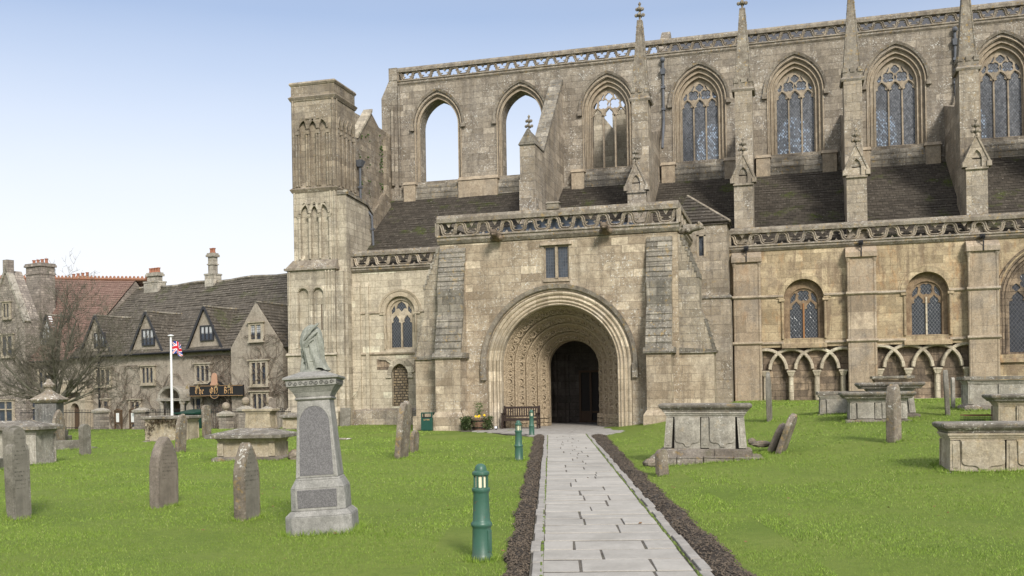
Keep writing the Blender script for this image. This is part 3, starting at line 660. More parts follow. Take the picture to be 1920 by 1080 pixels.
        t = MB(); z1 = zs - .16; mid = .045
        hs = [light(c - hw + .035, c - mid, 3.9, z1 - .42, .42), light(c + mid, c + hw - .035, 3.9, z1 - .42, .42), foil(c, z1 + .31, .28, 4, PI / 4, 28, .3)]
        for sg in (-1, 1): hs.append([(c + sg * .36, z1 + .13), (c + sg * .5, z1 + .02), (c + sg * .6, z1 - .05), (c + sg * .57, z1 + .2), (c + sg * .40, z1 + .44), (c + sg * .33, z1 + .4)])
        t.plate(opening(rarch(c, hw + .01, z1), 3.85), hs, YA + .38, YA + .46); B(t, 'tracery', 'brownstain', o); t = MB(); t.box(c - .035, c + .035, YA + .33, YA + .375, 3.88, z1 - .05); B(t, 'mullion', 'rustmull' if k == 0 else 'aisle_pale', o)
        g = MB(); g.plate(opening(rarch(c, hw + .02, z1), 3.84), [], YA + .42, YA + .44); B(g, 'glass', 'aglass', o)
    # big pointed window at the right edge
    f = MB(); c = 11.0
    for hw, hh, yy in ((2.0, 2.28, YA + .05), (1.85, 2.12, YA + .16), (1.7, 1.95, YA + .27)):
        ar = parch(c, hw, 5.4, hh, 14); f.strip([(ar[0][0], 2.92)] + ar + [(ar[-1][0], 2.92)], [(-.1, yy + .1), (-.04, yy), (.05, yy), (.09, yy + .12), (-.1, yy + .14)])
    ar = parch(c, 2.14, 5.4, 2.42, 14); f.strip(ar, [(-.05, YA - .1), (.05, YA - .06), (.05, YA + .02), (-.05, YA + .02)])
    o = B(f, 'window', 'soot')
    t = MB(); hs = []
    for k in range(4):
        x0 = c - 1.62 + k * .81 + .05; hs.append(light(x0, x0 + .71, 3.0, 5.15, .5))
    for k in (-.81, .81): hs.append(foil(c + k, 6.15, .36, 4, PI / 4))
    for k in (-1.3, 0, 1.3): hs.append(foil(c + k * .98, 5.86 if k else 5.95, .17, 4, 0))
    hs.append(foil(c, 6.75, .42, 4, 0))
    t.plate(opening(parch(c, 1.66, 5.4, 1.9, 14), 2.92), hs, YA + .38, YA + .48); B(t, 'tracery', 'soot', o)
    g = MB(); g.plate(opening(parch(c, 1.67, 5.4, 1.91, 14), 2.91), [], YA + .43, YA + .45); B(g, 'glass', 'bglass', o)
    f = MB(); f.prism([(YA - .14, 2.55), (YA - .12, 2.7), (YA + .4, 2.93), (YA + .4, 2.55)], 8.95, 13.05, lambda u, d, q: (d, u, q)); B(f, 'window_sill', 'aisle')
M['brownstain'] = stone('brown_stained_stone', (.15, .10, .06), (.30, .215, .13), None, lich=0, soot=.4, sootc=(.08, .06, .045), pamt=.3, patch=(.34, .26, .17), bump=.3, seed=43.)
M['rustmull'] = plain('rust_stained_mullion', (.27, .135, .06), .9, 0, .3)
stone_pil = stone('pilaster_stone', (.24, .185, .125), (.34, .275, .195), (.25, .2, .15), 1.6, .8, lich=.2, soot=.35, pamt=.35, patch=(.31, .28, .24), ochre=.25, bump=.4, seed=41.)
aisle_right()
# ---- left-hand aisle wall
def aisle_left():
    c, zs = -19.3, 5.82
    m = MB(); m.plate(rect(-22.0, -14.3, -.2, 7.95), [opening(rarch(c, .8, zs), 3.9), opening(parch(-19.36, .46, 2.62, .52, 8), .95)], YA, YA + .5); B(m, 'aisle_wall', 'aisle_pale')
    r = MB(); r.box(-20.2, -18.5, YA + .24, YA + .55, .5, 3.4); B(r, 'niche_infill', 'rubble')
    f = MB(); f.prism([(YA - .09, 3.67), (YA - .05, 3.76), (YA + .02, 3.77), (YA + .02, 3.6), (YA - .03, 3.6)], -22.0, -14.6, lambda u, d, q: (d, u, q)); B(f, 'string_course', 'dress')
    for a, b in ((-22.0, -20.35), (-18.2, -14.6)):
        f = MB(); f.prism([(YA - .07, 5.8), (YA - .04, 5.88), (YA + .02, 5.89), (YA + .02, 5.75), (YA - .03, 5.75)], a, b, lambda u, d, q: (d, u, q)); B(f, 'string_course', 'dress')
    f = MB(); hw = .63
    f.plate(opening(rarch(c, .79, zs), 3.86), [opening(rarch(c, hw, zs), 3.95)], YA + .14, YA + .26)
    f.strip(rarch(c, .92, zs), [(-.12, YA - .05), (.1, YA - .04), (.11, YA + .03), (-.12, YA + .03)]); f.strip(rarch(c, 1.12, zs), [(-.06, YA - .07), (.05, YA - .04), (.05, YA + .02), (-.06, YA + .02)])
    for sg in (-1, 1): f.box(c + sg * .95 - .16, c + sg * .95 + .16, YA - .08, YA + .05, zs - .12, zs - .02); f.tube([(c + sg * .86, YA - .02, 3.9), (c + sg * .86, YA - .02, zs - .12)], .05, 8)
    f.prism([(YA - .1, 3.72), (YA - .08, 3.82), (YA + .2, 3.95), (YA + .2, 3.72)], c - .8, c + .8, lambda u, d, q: (d, u, q))
    o = B(f, 'window', 'cream')
    t = MB(); hs = [light(c - hw + .06, c - .045, 4.0, zs - .64, .45), light(c + .045, c + hw - .06, 4.0, zs - .64, .45)]
    hs.append([(c, zs + .02), (c + .16, zs + .2), (c + .3, zs + .18), (c + .2, zs + .42), (c, zs + .56), (c - .2, zs + .42), (c - .3, zs + .18), (c - .16, zs + .2)])
    for sg in (-1, 1): hs.append([(c + sg * .36, zs + .05), (c + sg * .54, zs - .1), (c + sg * .56, zs + .08), (c + sg * .4, zs + .36), (c + sg * .34, zs + .2)])
    t.plate(opening(rarch(c, hw + .01, zs), 3.93), hs, YA + .22, YA + .3); t.box(c - .03, c + .03, YA + .17, YA + .22, 3.96, zs - .3); B(t, 'tracery', 'cream', o)
    g = MB(); g.plate(opening(rarch(c, hw + .02, zs), 3.92), [], YA + .27, YA + .29); B(g, 'glass', 'aglass', o)
    n = MB(); ar = parch(-19.36, .56, 2.6, .66, 8); n.strip(ar, [(-.12, YA - .07), (.1, YA - .06), (.11, YA + .03), (-.12, YA + .03)])
    for sg in (-1, 1): n.box(-19.36 + sg * .6 - .14, -19.36 + sg * .6 + .14, YA - .09, YA + .04, 2.42, 2.58)
    n.strip([(-19.0, 3.3), (-18.75, 3.08), (-18.6, 2.7)], [(-.09, YA - .1), (.09, YA - .1), (.09, YA + .02), (-.09, YA + .02)])
    n.strip([(-19.75, 3.2), (-20.1, 3.42), (-20.5, 3.46)], [(-.08, YA - .08), (.08, YA - .08), (.08, YA + .02), (-.08, YA + .02)])
    B(n, 'broken_arch', 'turret')
    d = MB(); d.box(-20.62, -19.95, YA - .012, YA - .004, 2.85, 3.4); B(d, 'sooted_patch', 'soot'); d = MB(); d.box(-18.55, -18.1, YA - .014, YA - .006, 2.75, 3.45); B(d, 'sooted_patch', 'soot')
    p = MB(); p.box(-22.0, -14.6, YA - .22, YA - .002, -.2, .72); p.frus((-22.0, -14.6, YA - .22, YA, .72), (-22.0, -14.6, YA - .04, YA, .85)); B(p, 'plinth', 'pier')
    for x, w_ in ((-21.75, .25), (-21.1, .09)):
        s = MB(); s.box(x - w_, x + w_, YA - .1, YA, .7, 7.2); s.frus((x - w_, x + w_, YA - .1, YA, 7.2), (x - w_, x + w_, YA - .01, YA, 7.4)); B(s, 'wall_strip', 'aisle_pale')
aisle_left()
# ---- west stair turret with blind arcades on two faces
def turret():
    x0, x1, y0, y1 = -24.95, -22.48, YT, 49.85
    FX = lambda u, d, q: (u, y0 + d, q); RX = lambda u, d, q: (x1 - d, u, q)
    m = MB(); m.box(x0 + .14, x1 - .14, y0 + .14, y1, 12.3, 17.1)
    def face(m, T, u0, u1, z0, z1, n, zs, h, marg, round_=False):
        w_ = (u1 - u0 - 2 * marg) / n; hs = []
        for i in range(n):
            c = u0 + marg + w_ * (i + .5); a = rarch(c, w_ * .40, zs, 10) if round_ else parch(c, w_ * .40, zs, h, 6)
            hs.append(opening(a, z0 + .12))
        m.plate(rect(u0, u1, z0, z1), hs, 0, .15, T)
        return [u0 + marg + w_ * i for i in range(n + 1)], w_
    up = MB(); col = MB(); ar = MB()
    for T, u0, u1, n in ((FX, x0, x1, 3), (RX, y0 + .16, y1, 4)):
        cs, w_ = face(up, T, u0, u1, 12.42, 17.1, n, 15.55, .55, .36 if n == 3 else .2)
        for i, u in enumerate(cs):
            for du in ((-.075, .075) if n == 3 else (-.05, .05)): col.tube([T(u + du, -.03, 12.5), T(u + du, -.03, 15.2)], .05, 6)
            b = [T(u - .12, -.08, 15.2), T(u + .12, .06, 15.45)]
            col.box(min(b[0][0], b[1][0]), max(b[0][0], b[1][0]), min(b[0][1], b[1][1]), max(b[0][1], b[1][1]), 15.22, 15.42)
        for i in range(n):
            c = (cs[i] + cs[i + 1]) / 2; ar.strip(parch(c, w_ * .43, 15.5, .6, 6), [(-.05, -.06), (.04, -.05), (.05, .03), (-.05, .03)], T)
        if n == 3:
            for i in range(2): ar.strip([p for p in rarch(cs[i + 1], w_ * .93, 15.5, 12)], [(-.04, -.045), (.04, -.045), (.04, .02), (-.04, .02)], T)
        # small nail-head bands on the shafts
        for u in ([u0 + .1, u1 - .1] if n == 3 else [u0 + .06]): col.tube([T(u, -.02, 12.45), T(u, -.02, 17.0)], .06, 6)
    m.v and B(m, 'turret_core', 'turret_up')
    o = B(up, 'upper_stage', 'turret_up'); B(col, 'shafts', 'turret_up', o); B(ar, 'arches', 'turret_up', o)
    t = MB(); t.frus((x0 - .04, x1 + .04, y0 - .04, y1 + .04, 16.98), (x0 - .13, x1 + .13, y0 - .13, y1 + .1, 17.16)); t.frus((x0 - .13, x1 + .13, y0 - .13, y1 + .1, 17.16), (x0 - .02, x1 + .02, y0 - .02, y1, 17.26))
    t.box(x0 + .0, x1 - .0, y0 + .0, y1, 17.26, 17.82); t.frus((x0 - .03, x1 + .03, y0 - .03, y1 + .03, 17.78), (x0 - .09, x1 + .09, y0 - .09, y1 + .06, 17.88)); t.frus((x0 - .09, x1 + .09, y0 - .09, y1 + .06, 17.88), (x0 - .05, x1 + .05, y0 - .05, y1, 17.97))
    B(t, 'turret_parapet', 'turret_up'); t = MB()
    t.frus((x0 - .02, x1 + .02, y0 - .02, y1, 12.18), (x0 - .12, x1 + .12, y0 - .12, y1, 12.36)); t.frus((x0 - .12, x1 + .12, y0 - .12, y1, 12.36), (x0, x1, y0 - .01, y1, 12.46))
    B(t, 'string_course', 'turret_up')
    # middle stage
    mm = MB(); c2 = MB(); mm.box(x0 + .16, x1, y0 + .15, y1, 8.3, 12.2)
    cs, w_ = face(mm, FX, x0 + .04, x1, 8.62, 12.2, 3, 11.2, .5, .34)
    for u in cs:
        c2.tube([FX(u, -.02, 8.7), FX(u, -.02, 10.9)], .07, 7); c2.frus((u - .07, u + .07, y0 - .1, y0 + .05, 10.85), (u - .12, u + .12, y0 - .13, y0 + .05, 11.02))
    for i in range(3):
        c = (cs[i] + cs[i + 1]) / 2; c2.strip(parch(c, w_ * .44, 11.1, .62, 6), [(-.06, -.06), (.04, -.05), (.05, .03), (-.06, .03)], FX)
    for i in range(2): c2.strip(rarch(cs[i + 1], w_ * .9, 11.08, 12), [(-.05, -.05), (.04, -.05), (.04, .02), (-.05, .02)], FX)
    for u in (x0 + .1, x1 - .08, x1 - .3): c2.tube([FX(u, -.01, 8.6), FX(u, -.01, 12.2)], .055, 6)
    o = B(mm, 'middle_stage', 'turret'); B(c2, 'arches', 'turret', o)
    # weathered offset and lower stage
    f = MB(); f.frus((x0 - .32, x1 + .06, y0 - .32, y1, 8.22), (x0 - .02, x1 + .02, y0 - .02, y1, 8.66)); f.box(x0 - .38, x1 + .1, y0 - .38, y1, 8.1, 8.22); B(f, 'offset_weathering', 'lichened')
    lo = MB(); yl = y0 - .25; X0, X1 = x0 - .25, x1 - .02; lo.box(X0 + .1, X1, yl + .13, y1, -.3, 8.1)
    LX = lambda u, d, q: (u, yl + d, q); cc = (-24.3, -23.45)
    lo.plate(rect(X0, X1, 3.8, 8.1), [opening(rarch(c, .29, 6.85, 12), 4.05) for c in cc], 0, .14, LX)
    lo.box(X0 - .04, X1 + .03, yl - .04, y1, -.3, 3.62); lo.box(X0 - .2, X1 + .16, yl - .2, y1, -.3, .75); lo.frus((X0 - .2, X1 + .16, yl - .2, y1, .75), (X0 - .04, X1 + .03, yl - .04, y1, .95))
    o = B(lo, 'lower_stage', 'turret')
    e = MB()
    for c in cc: e.strip([(c + .36, 4.05)] + rarch(c, .36, 6.85, 12) + [(c - .36, 4.05)], [(-.06, -.06), (.04, -.05), (.05, .02), (-.06, .02)], LX)
    for u in (X0 + .12, X1 - .5, X1 - .32, X1 - .14): e.tube([LX(u, -.02, 3.8), LX(u, -.02, 8.05)], .05, 6)
    e.prism([(yl - .14, 3.67), (yl - .1, 3.76), (yl, 3.8), (yl, 3.58), (yl - .05, 3.6)], X0 - .1, X1 + .1, lambda u, d, q: (d, u, q))
    B(e, 'arches', 'turret', o)
    s = MB(); s.box(-23.36, -23.28, yl + .124, yl + .128, 5.0, 6.3); B(s, 'slit_window', 'soot')
    # lower east block beside the turret and the tall west wall running back to the clerestory
    b = MB(); b.prism([(YT + .12, -.2), (50.7, -.2), (50.7, 11.45), (49.9, 11.85), (YT + .12, 12.0)], x1 - .1, -21.95, lambda u, d, q: (d, u, q)); b.box(x1 - .1, -22.1, YT - .1, YT + .12, -.2, 8.0)
    B(b, 'turret_buttress', 'turret')
    b = MB(); b.prism([(YT + .06, 11.98), (49.95, 11.83), (50.75, 11.4), (50.75, 11.5), (49.95, 11.98), (YT + .06, 12.2)], -22.45, -21.85, lambda u, d, q: (d, u, q)); B(b, 'sloping_top', 'weather')
    b = MB(); b.prism([(49.85, 0), (55.2, 0), (55.2, 16.9), (53.3, 16.95), (52.2, 17.55), (50.4, 15.75), (49.85, 15.5)], -23.1, -22.55, lambda u, d, q: (d, u, q))
    b.prism([(50.7, 0), (54.9, 0), (54.9, 12.2), (53.6, 13.2), (50.7, 10.9)], -22.56, -22.3, lambda u, d, q: (d, u, q)); b.box(-22.7, -22.35, 53.9, 54.2, 12, 16.5)
    B(b, 'west_wall', 'turret_up')
    b = MB(); b.prism([(50.2, 15.6), (52.2, 17.55), (52.2, 17.72), (50.2, 15.78)], -23.0, -22.45, lambda u, d, q: (d, u, q)); B(b, 'sloping_coping', 'turret')
    b = MB(); b.prism([(-26.4, 0), (-24.0, 0), (-24.0, 15.5), (-24.75, 18.45), (-25.5, 18.9), (-26.4, 18.9)], 55.8, 56.6); B(b, 'ruined_west_front', 'turret_up')
    iv = MB(); rnd = random.Random(2)
    for _ in range(80):
        y = rnd.choice([51.6, 53.4, 53.6, 53.5, 50.6]) + rnd.gauss(0, .12); z = rnd.choice([12.6, 13.4, 14.6, 15.4, 16.0, 14.9]) + rnd.gauss(0, .22); iv.ball((-22.5 + rnd.uniform(-.05, .08), y, z), rnd.uniform(.03, .07), 1, 1, .8, 5, 3)
    B(iv, 'wall_plants', 'leaf')
    d = MB(); px_ = -21.85
    d.tube([(-22.38, 50.2, 14.2), (-22.38, 50.2, 12.1), (-21.8, 50.35, 11.3), (-21.75, 50.4, 9.5), (-21.9, 50.2, 9.2)], .065, 8); d.frus((-22.48, -22.28, 50.05, 50.35, 14.0), (-22.6, -22.16, 49.95, 50.45, 14.35))
    for q in ((-22.38, 50.2, 12.9), (-21.78, 50.38, 10.6)): d.box(q[0] - .1, q[0] + .1, q[1] - .1, q[1] + .1, q[2] - .05, q[2] + .05)
    B(d, 'drainpipe', 'leadpipe')
    for x, zt, zb in ((-6.42, 19.6, 14.9), (8.42, 19.6, 15.2)):
        d = MB(); d.tube([(x, YC - .12, zt), (x, YC - .12, zb + 1.4), (x - .02, YC - .8, zb - .2)], .07, 8); d.frus((x - .1, x + .1, YC - .26, YC, zt - .7), (x - .14, x + .14, YC - .3, YC, zt - .4)); d.ball((x, YC - .2, zt + .1), .14)
        for z in (zt - 1.4, zt - 2.6): d.box(x - .1, x + .1, YC - .22, YC - .0, z - .06, z + .06)
        B(d, 'drainpipe', 'leadpipe')
M['lichened'] = stone('lichened_offset', (.16, .13, .10), (.3, .26, .2), None, lich=1.4, orange=.3, soot=.2, pamt=.2, bump=.8, seed=45.)
M['leaf'] = plain('wall_plant_leaf', (.05, .085, .02), .8, 0, .5, 9.)
turret()
# ---- porch
PX0, PX1, AC, AZ = -14.72, -4.35, -9.47, 2.74
def porch():
    radii = [2.56, 2.36, 2.17, 1.98, 1.78, 1.58, 1.40, 1.27, 1.145]
    m = MB(); wn_ = rect(-10.02, -8.93, 6.38, 7.86)
    arch = opening(rarch(AC, 3.16, AZ, 36), -.1)
    outer = [(PX0, -.1), (AC - 3.16, -.1)] + [p for p in rarch(AC, 3.16, AZ, 36)][::-1] + [(AC + 3.16, -.1), (PX1, -.1), (PX1, 8.12), (PX0, 8.12)]
    m.plate(outer, [wn_], YP, YP + .5)
    for x0, x1 in ((PX0, PX0 + .8), (PX1 - .8, PX1)): m.box(x0, x1, YP + .5, YA + .2, -.1, 8.12)
    B(m, 'porch_wall', 'porch')
    ring = lambda mb, ro, ri, y0, y1, z0=-.1: mb.plate([(AC - ro, z0), (AC - ri, z0)] + rarch(AC, ri, AZ, 36)[::-1] + [(AC + ri, z0), (AC + ro, z0)] + rarch(AC, ro, AZ, 36), [], y0, y1)
    c = MB(); ring(c, 3.165, 2.56, YP + .06, YP + .6)
    def jamb(r, a=36): return [(AC + r, -.05)] + rarch(AC, r, AZ, a) + [(AC - r, -.05)]
    for r, w_, y in ((3.06, .09, YP + .02), (2.86, .07, YP + .03), (2.7, .06, YP + .03), (2.58, .05, YP + .05)):
        c.strip(jamb(r), [(-w_, y + .08), (-w_ * .7, y - .02), (0, y - .06), (w_ * .7, y - .02), (w_, y + .08)])
    B(c, 'outer_arch', 'cream')
    h = MB(); h.strip(rarch(AC, 3.30, AZ + .02, 36, -3, 183), [(-.11, YP - .17), (.06, YP - .12), (.1, YP - .04), (.1, YP + .02), (-.11, YP + .02)])
    for sg in (-1, 1): h.box(AC + sg * 3.3 - .12, AC + sg * 3.3 + .12, YP - .17, YP + .02, AZ - .6, AZ + .0)
    B(h, 'hood_mould', 'parapet')
    rnd = random.Random(11); y = YP + .58; R4 = [2.54, 2.2, 1.86, 1.5, 1.16]; Y4 = [y, y + .62, y + 1.26, y + 1.92, 44.55]; n = 4
    def loft(mb, ra, ya, rb, yb, N=30):
        pa = [(x, ya, z) for x, z in jamb(ra, N)]; pb = [(x, yb, z) for x, z in jamb(rb, N)]; m_ = len(pa)
        mb.add(pa + pb, [(e, e + 1, m_ + e + 1, m_ + e) for e in range(m_ - 1)])
    rv = MB(); rl = MB()
    for i in range(n):                 # splayed carved bands, a recessed fillet and a roll between each
        r0, r1, y0, y1 = R4[i], R4[i + 1], Y4[i], Y4[i + 1]
        loft(rv, r0, y0 - .02, r0 - .03, y0 + .10); loft(rv, r0 - .03, y0 + .10, r1 + .07, y1 - .12); loft(rv, r1 + .07, y1 - .12, r1 + .07, y1); loft(rv, r1 + .07, y1, r1, y1 - .02)
        rl.tube([(x, y0 - .01, z) for x, z in jamb(r0 - .0, 30)], .055, 7, False); rl.tube([(x, y0 + .09, z) for x, z in jamb(r0 - .05, 30)], .03, 6, False); rl.tube([(x, y1 - .16, z) for x, z in jamb(r1 + .08, 30)], .035, 6, False)
        rm, ym = (r0 + r1) / 2 + .02, (y0 + y1) / 2 - .03; L = PI * rm + 2 * (AZ - .75); k = int(L / .36)
        for j in range(k):
            s_ = (j + .5) / k * L; Lb = AZ - .75
            if s_ < Lb: ct, st, zb = 1, 0, .75 + s_ - AZ
            elif s_ > L - Lb: ct, st, zb = -1, 0, .75 + L - s_ - AZ
            else: t = (s_ - Lb) / rm; ct, st, zb = math.cos(t), math.sin(t), 0
            def at(da, dr, dn):        # along the band, across it (outwards), towards the viewer
                rr = rm + dr; return (AC + rr * ct - da * st, ym - dr * .55 - dn, AZ + zb + rr * st + da * (ct if st or zb == 0 else abs(ct)))
            if i % 2 == 0 or j % 2 == 0:
                rr = .135 + rnd.uniform(-.01, .01); rl.tube([at(rr * 1.12 * math.cos(q), rr * .95 * math.sin(q), .02) for q in [2 * PI * e / 10 for e in range(11)]], .036, 5, False)
            for e in range(5): rl.ball(at(rnd.uniform(-.08, .08), rnd.uniform(-.07, .07), .005), rnd.uniform(.028, .06), 1, 1, 1.2, 5, 4)
            for e in range(3): rl.tube([at(.18 + rnd.uniform(-.03, .03) + .03 * math.sin(q), -.13 + .26 * q / 5, .01) for q in range(6)], .022, 4, False)
    rv.plate([(AC - 3.0, -.1), (AC - 2.53, -.1)] + rarch(AC, 2.53, AZ, 36)[::-1] + [(AC + 2.53, -.1), (AC + 3.0, -.1)] + rarch(AC, 3.0, AZ, 36), [], YP + .6, YP + .7)
    ring(rv, 3.0, 1.16, 44.56, 44.9)
    o = B(rv, 'carved_orders', 'carved', smooth=40)
    radii = [2.5, 2.3, 2.1, 1.95, 1.75, 1.6, 1.4, 1.25]; dy = (44.5 - y) / 8; n = 8
    for sg in (-1, 1):                 # worn bases
        for i in range(n):
            for j in range(3): rl.box(AC + sg * (radii[i] - .02) - .09, AC + sg * (radii[i] - .02) + .09, y + dy * i - .05, y + dy * (i + 1), .0 + j * .2, .17 + j * .2 + rnd.uniform(-.02, .02))
    B(rl, 'carved_figures', 'carved', smooth=50)
    # porch chamber, dark, with the inner doorway
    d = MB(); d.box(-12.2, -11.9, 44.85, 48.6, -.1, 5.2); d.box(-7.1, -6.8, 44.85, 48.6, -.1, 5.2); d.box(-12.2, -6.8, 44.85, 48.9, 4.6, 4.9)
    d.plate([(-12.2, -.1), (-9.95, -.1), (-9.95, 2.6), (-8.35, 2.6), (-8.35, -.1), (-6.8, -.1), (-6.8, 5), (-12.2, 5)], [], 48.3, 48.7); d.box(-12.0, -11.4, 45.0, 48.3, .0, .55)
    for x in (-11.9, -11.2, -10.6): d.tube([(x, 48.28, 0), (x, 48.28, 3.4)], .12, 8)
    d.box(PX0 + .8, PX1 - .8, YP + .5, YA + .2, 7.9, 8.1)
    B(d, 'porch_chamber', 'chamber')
    w_ = MB()
    for x in (-9.95, -9.42, -8.88, -8.4): w_.box(x - .05, x + .05, 48.24, 48.34, .03, 2.6)
    for z in (.03, .5, 2.5): w_.box(-9.95, -8.35, 48.25, 48.33, z, z + .1)
    w_.box(-9.9, -9.45, 48.27, 48.31, .1, .55); o = B(w_, 'inner_door', 'oak')
    g = MB(); g.box(-9.93, -8.37, 48.36, 48.38, .05, 2.55); B(g, 'door_glass', 'dark', o)
    q = MB(); q.box(-8.78, -8.5, 48.2, 48.205, 1.2, 1.5); o = B(q, 'notice', 'paper', o)
    # window over the arch
    f = MB(); f.plate(rect(-10.06, -8.89, 6.34, 7.9), [rect(-9.96, -9.535, 6.46, 7.76), rect(-9.415, -8.99, 6.46, 7.76)], YP + .08, YP + .2)
    f.box(-9.53, -9.42, YP + .0, YP + .08, 6.42, 7.8); f.prism([(YP - .1, 7.84), (YP - .06, 7.96), (YP + .02, 7.98), (YP + .02, 7.82)], -10.16, -8.79, lambda u, d, q: (d, u, q)); f.box(-10.05, -8.9, YP - .06, YP + .1, 6.28, 6.38)
    o = B(f, 'window', 'dress')
    g = MB(); g.box(-9.99, -8.96, YP + .13, YP + .15, 6.4, 7.8); B(g, 'glass', 'pglass', o)
    l = MB()
    for a, b in ((-9.96, -9.535), (-9.415, -8.99)):
        for i in range(1, 4): l.box(a + (b - a) * i / 4 - .008, a + (b - a) * i / 4 + .008, YP + .118, YP + .128, 6.46, 7.76)
        for i in range(1, 9): l.box(a, b, YP + .119, YP + .129, 6.46 + 1.3 * i / 9 - .008, 6.46 + 1.3 * i / 9 + .008)
    B(l, 'leading', 'leadpipe', o)
    # south-facing buttresses
    for x0, x1 in ((-14.68, -13.55), (-5.58, -4.58)):
        b = MB(); b.prism([(YP, -.1), (YP - .95, -.1), (YP - .95, 3.2), (YP - .95, 3.22), (YP - .5, 5.0), (YP - .46, 6.05), (YP, 7.95)], x0, x1, lambda u, d, q: (d, u, q))
        b.box(x0 - .14, x1 + .14, YP - 1.1, YP, -.1, .58); b.frus((x0 - .14, x1 + .14, YP - 1.1, YP, .58), (x0, x1, YP - .96, YP, .8))
        o = B(b, 'buttress', 'porch')
        t = MB(); rnd = random.Random(int(x0 * 10))
        def course(ya, za, yb, zb, k):
            for i in range(k):
                p, q = i / k, (i + 1) / k; y0, z0 = ya + (yb - ya) * p, za + (zb - za) * p; y1, z1 = ya + (yb - ya) * q, za + (zb - za) * q; j = rnd.uniform(.0, .015)
                t.prism([(y0 - .035 - j, z0), (y0 - .035 - j, z0 + .03), (y1 - .012, z1 + .0), (y1 + .05, z1), (y0 + .1, z0)], x0 - .03, x1 + .03, lambda u, d, q: (d, u, q))
        course(YP - .95, 3.24, YP - .5, 5.0, 6); course(YP - .46, 6.05, YP, 7.95, 9)
        t.prism([(YP - 1.06, 3.1), (YP - 1.08, 3.16), (YP - .9, 3.34), (YP, 3.34), (YP, 3.1)], x0 - .12, x1 + .12, lambda u, d, q: (d, u, q))
        t.box(x0 - .004, x1 + .004, YP - .505, YP - .3, 5.0, 6.05)
        B(t, 'weathering', 'weather', o)
    # side buttresses (west and east), sloped outline seen from the front
    for sg, xw, low, mid in ((-1, PX0, -16.0, -15.65), (1, PX1, -2.95, -3.4)):
        b = MB(); y0, y1 = YP + .12, YP + 1.25
        b.prism([(xw, -.1), (low, -.1), (low, 3.15), (xw, 3.15)], y0, y1); b.box(min(xw, low - .12 * -sg), max(xw, low + .12 * sg), y0 - .12, y1, -.1, .6)
        o = B(b, 'buttress', 'porch')
        t = MB(); t.prism([(xw, 3.15), (low, 3.15), (mid + .1 * sg, 4.5), (mid - .1 * sg, 5.0), (mid - .1 * sg, 6.2), (xw + .12 * sg, 8.0), (xw, 8.05)][::1], y0, y1); B(t, 'sloped_upper', 'buttup', o)
        t = MB(); t.prism([(xw - .02 * sg, 3.1), (low + .1 * sg, 3.1), (low + .1 * sg, 3.22), (xw - .02 * sg, 3.34)], y0 - .1, y1 + .1)
        pts = [(low, 3.2), (mid + .1 * sg, 4.5), (mid - .1 * sg, 5.0)]; pts2 = [(mid - .1 * sg, 6.2), (xw + .12 * sg, 8.0)]
        B(t, 'drip_course', 'weather', o)
        for (ax, az), (bx, bz) in ((pts[0], pts[1]), (pts2[0], pts2[1])):
            k = 8; t = MB()
            for i in range(k): t.box(min(ax + (bx - ax) * (i + 1) / k, ax + (bx - ax) * i / k + .02 * sg), max(ax + (bx - ax) * (i + 1) / k, ax + (bx - ax) * i / k + .02 * sg), y0 - .03, y1 + .03, az + (bz - az) * (i + .0) / k, az + (bz - az) * (i + 1.0) / k)
            B(t, 'weathering', 'weather', o)
    # parapet on two sides, roof, block on the coping, gargoyles
    wave_parapet('porch_parapet', 8.5, 9.06, PX0 - .08, PX1 + .08, YP - .05, 1.09, cop=.33, corn=.36)
    for xs, sg in ((PX1, 1), (PX0, -1)):
        wave_parapet('porch_parapet', 8.5, 9.06, YP + .3, YA - .4, 0, 1.1, cop=.33, corn=.36, T=(lambda u, d, q, xs=xs, sg=sg: (xs + sg * .05 - sg * d, u, q)))
    m = MB(); m.prism([(PX0 + .2, 8.2), (PX1 - .2, 8.2), (PX1 - .2, 8.42), (AC, 9.1), (PX0 + .2, 8.42)], YP + .35, YA); B(m, 'porch_roof', 'lead')
    m = MB(); m.box(-9.82, -9.28, YP - .16, YP + .2, 9.36, 9.6); m.frus((-9.9, -9.2, YP - .2, YP + .22, 9.6), (-9.8, -9.3, YP - .14, YP + .18, 9.68)); B(m, 'coping_block', 'parapet')
    for x, y, z, dx, dy in ((-12.0, YP - .1, 8.28, 0, -1), (-7.25, YP - .1, 8.3, 0, -1), (PX1 + .1, YP + .9, 8.3, 1, -.15)):
        m = MB(); m.tube([(x, y, z), (x + dx * .25, y + dy * .25, z + .02), (x + dx * .5, y + dy * .5, z + .06), (x + dx * .72, y + dy * .72, z + .08)], [.2, .22, .16, .15], 8)
        hx, hy = x + dx * .74, y + dy * .74; m.ball((hx, hy, z + .1), .17, 1, 1, .95, 8, 6)
        for s2 in (-1, 1): m.ball((hx + s2 * .12 * abs(dy), hy + s2 * .12 * abs(dx), z + .22), .06, 1, 1, 1.4, 6, 4); m.ball((x + dx * .3 + s2 * .18 * abs(dy), y + dy * .3 + s2 * .18 * abs(dx), z - .06), .12, 1, 1.2, 1, 6, 4)
        m.ball((hx + dx * .12, hy + dy * .12, z + .02), .09, 1, 1, .7, 6, 4)
        B(m, 'gargoyle', 'soot' if abs(dx) < .5 else 'parapet', smooth=60)
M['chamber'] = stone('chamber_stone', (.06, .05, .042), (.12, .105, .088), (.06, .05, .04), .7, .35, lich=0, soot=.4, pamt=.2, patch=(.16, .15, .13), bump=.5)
M['buttup'] = stone('buttress_upper', (.20, .17, .125), (.34, .29, .215), (.2, .17, .13), .6, .33, lich=.6, orange=.2, soot=.55, pamt=.3, patch=(.26, .24, .2), bump=.7, seed=49.)
porch()
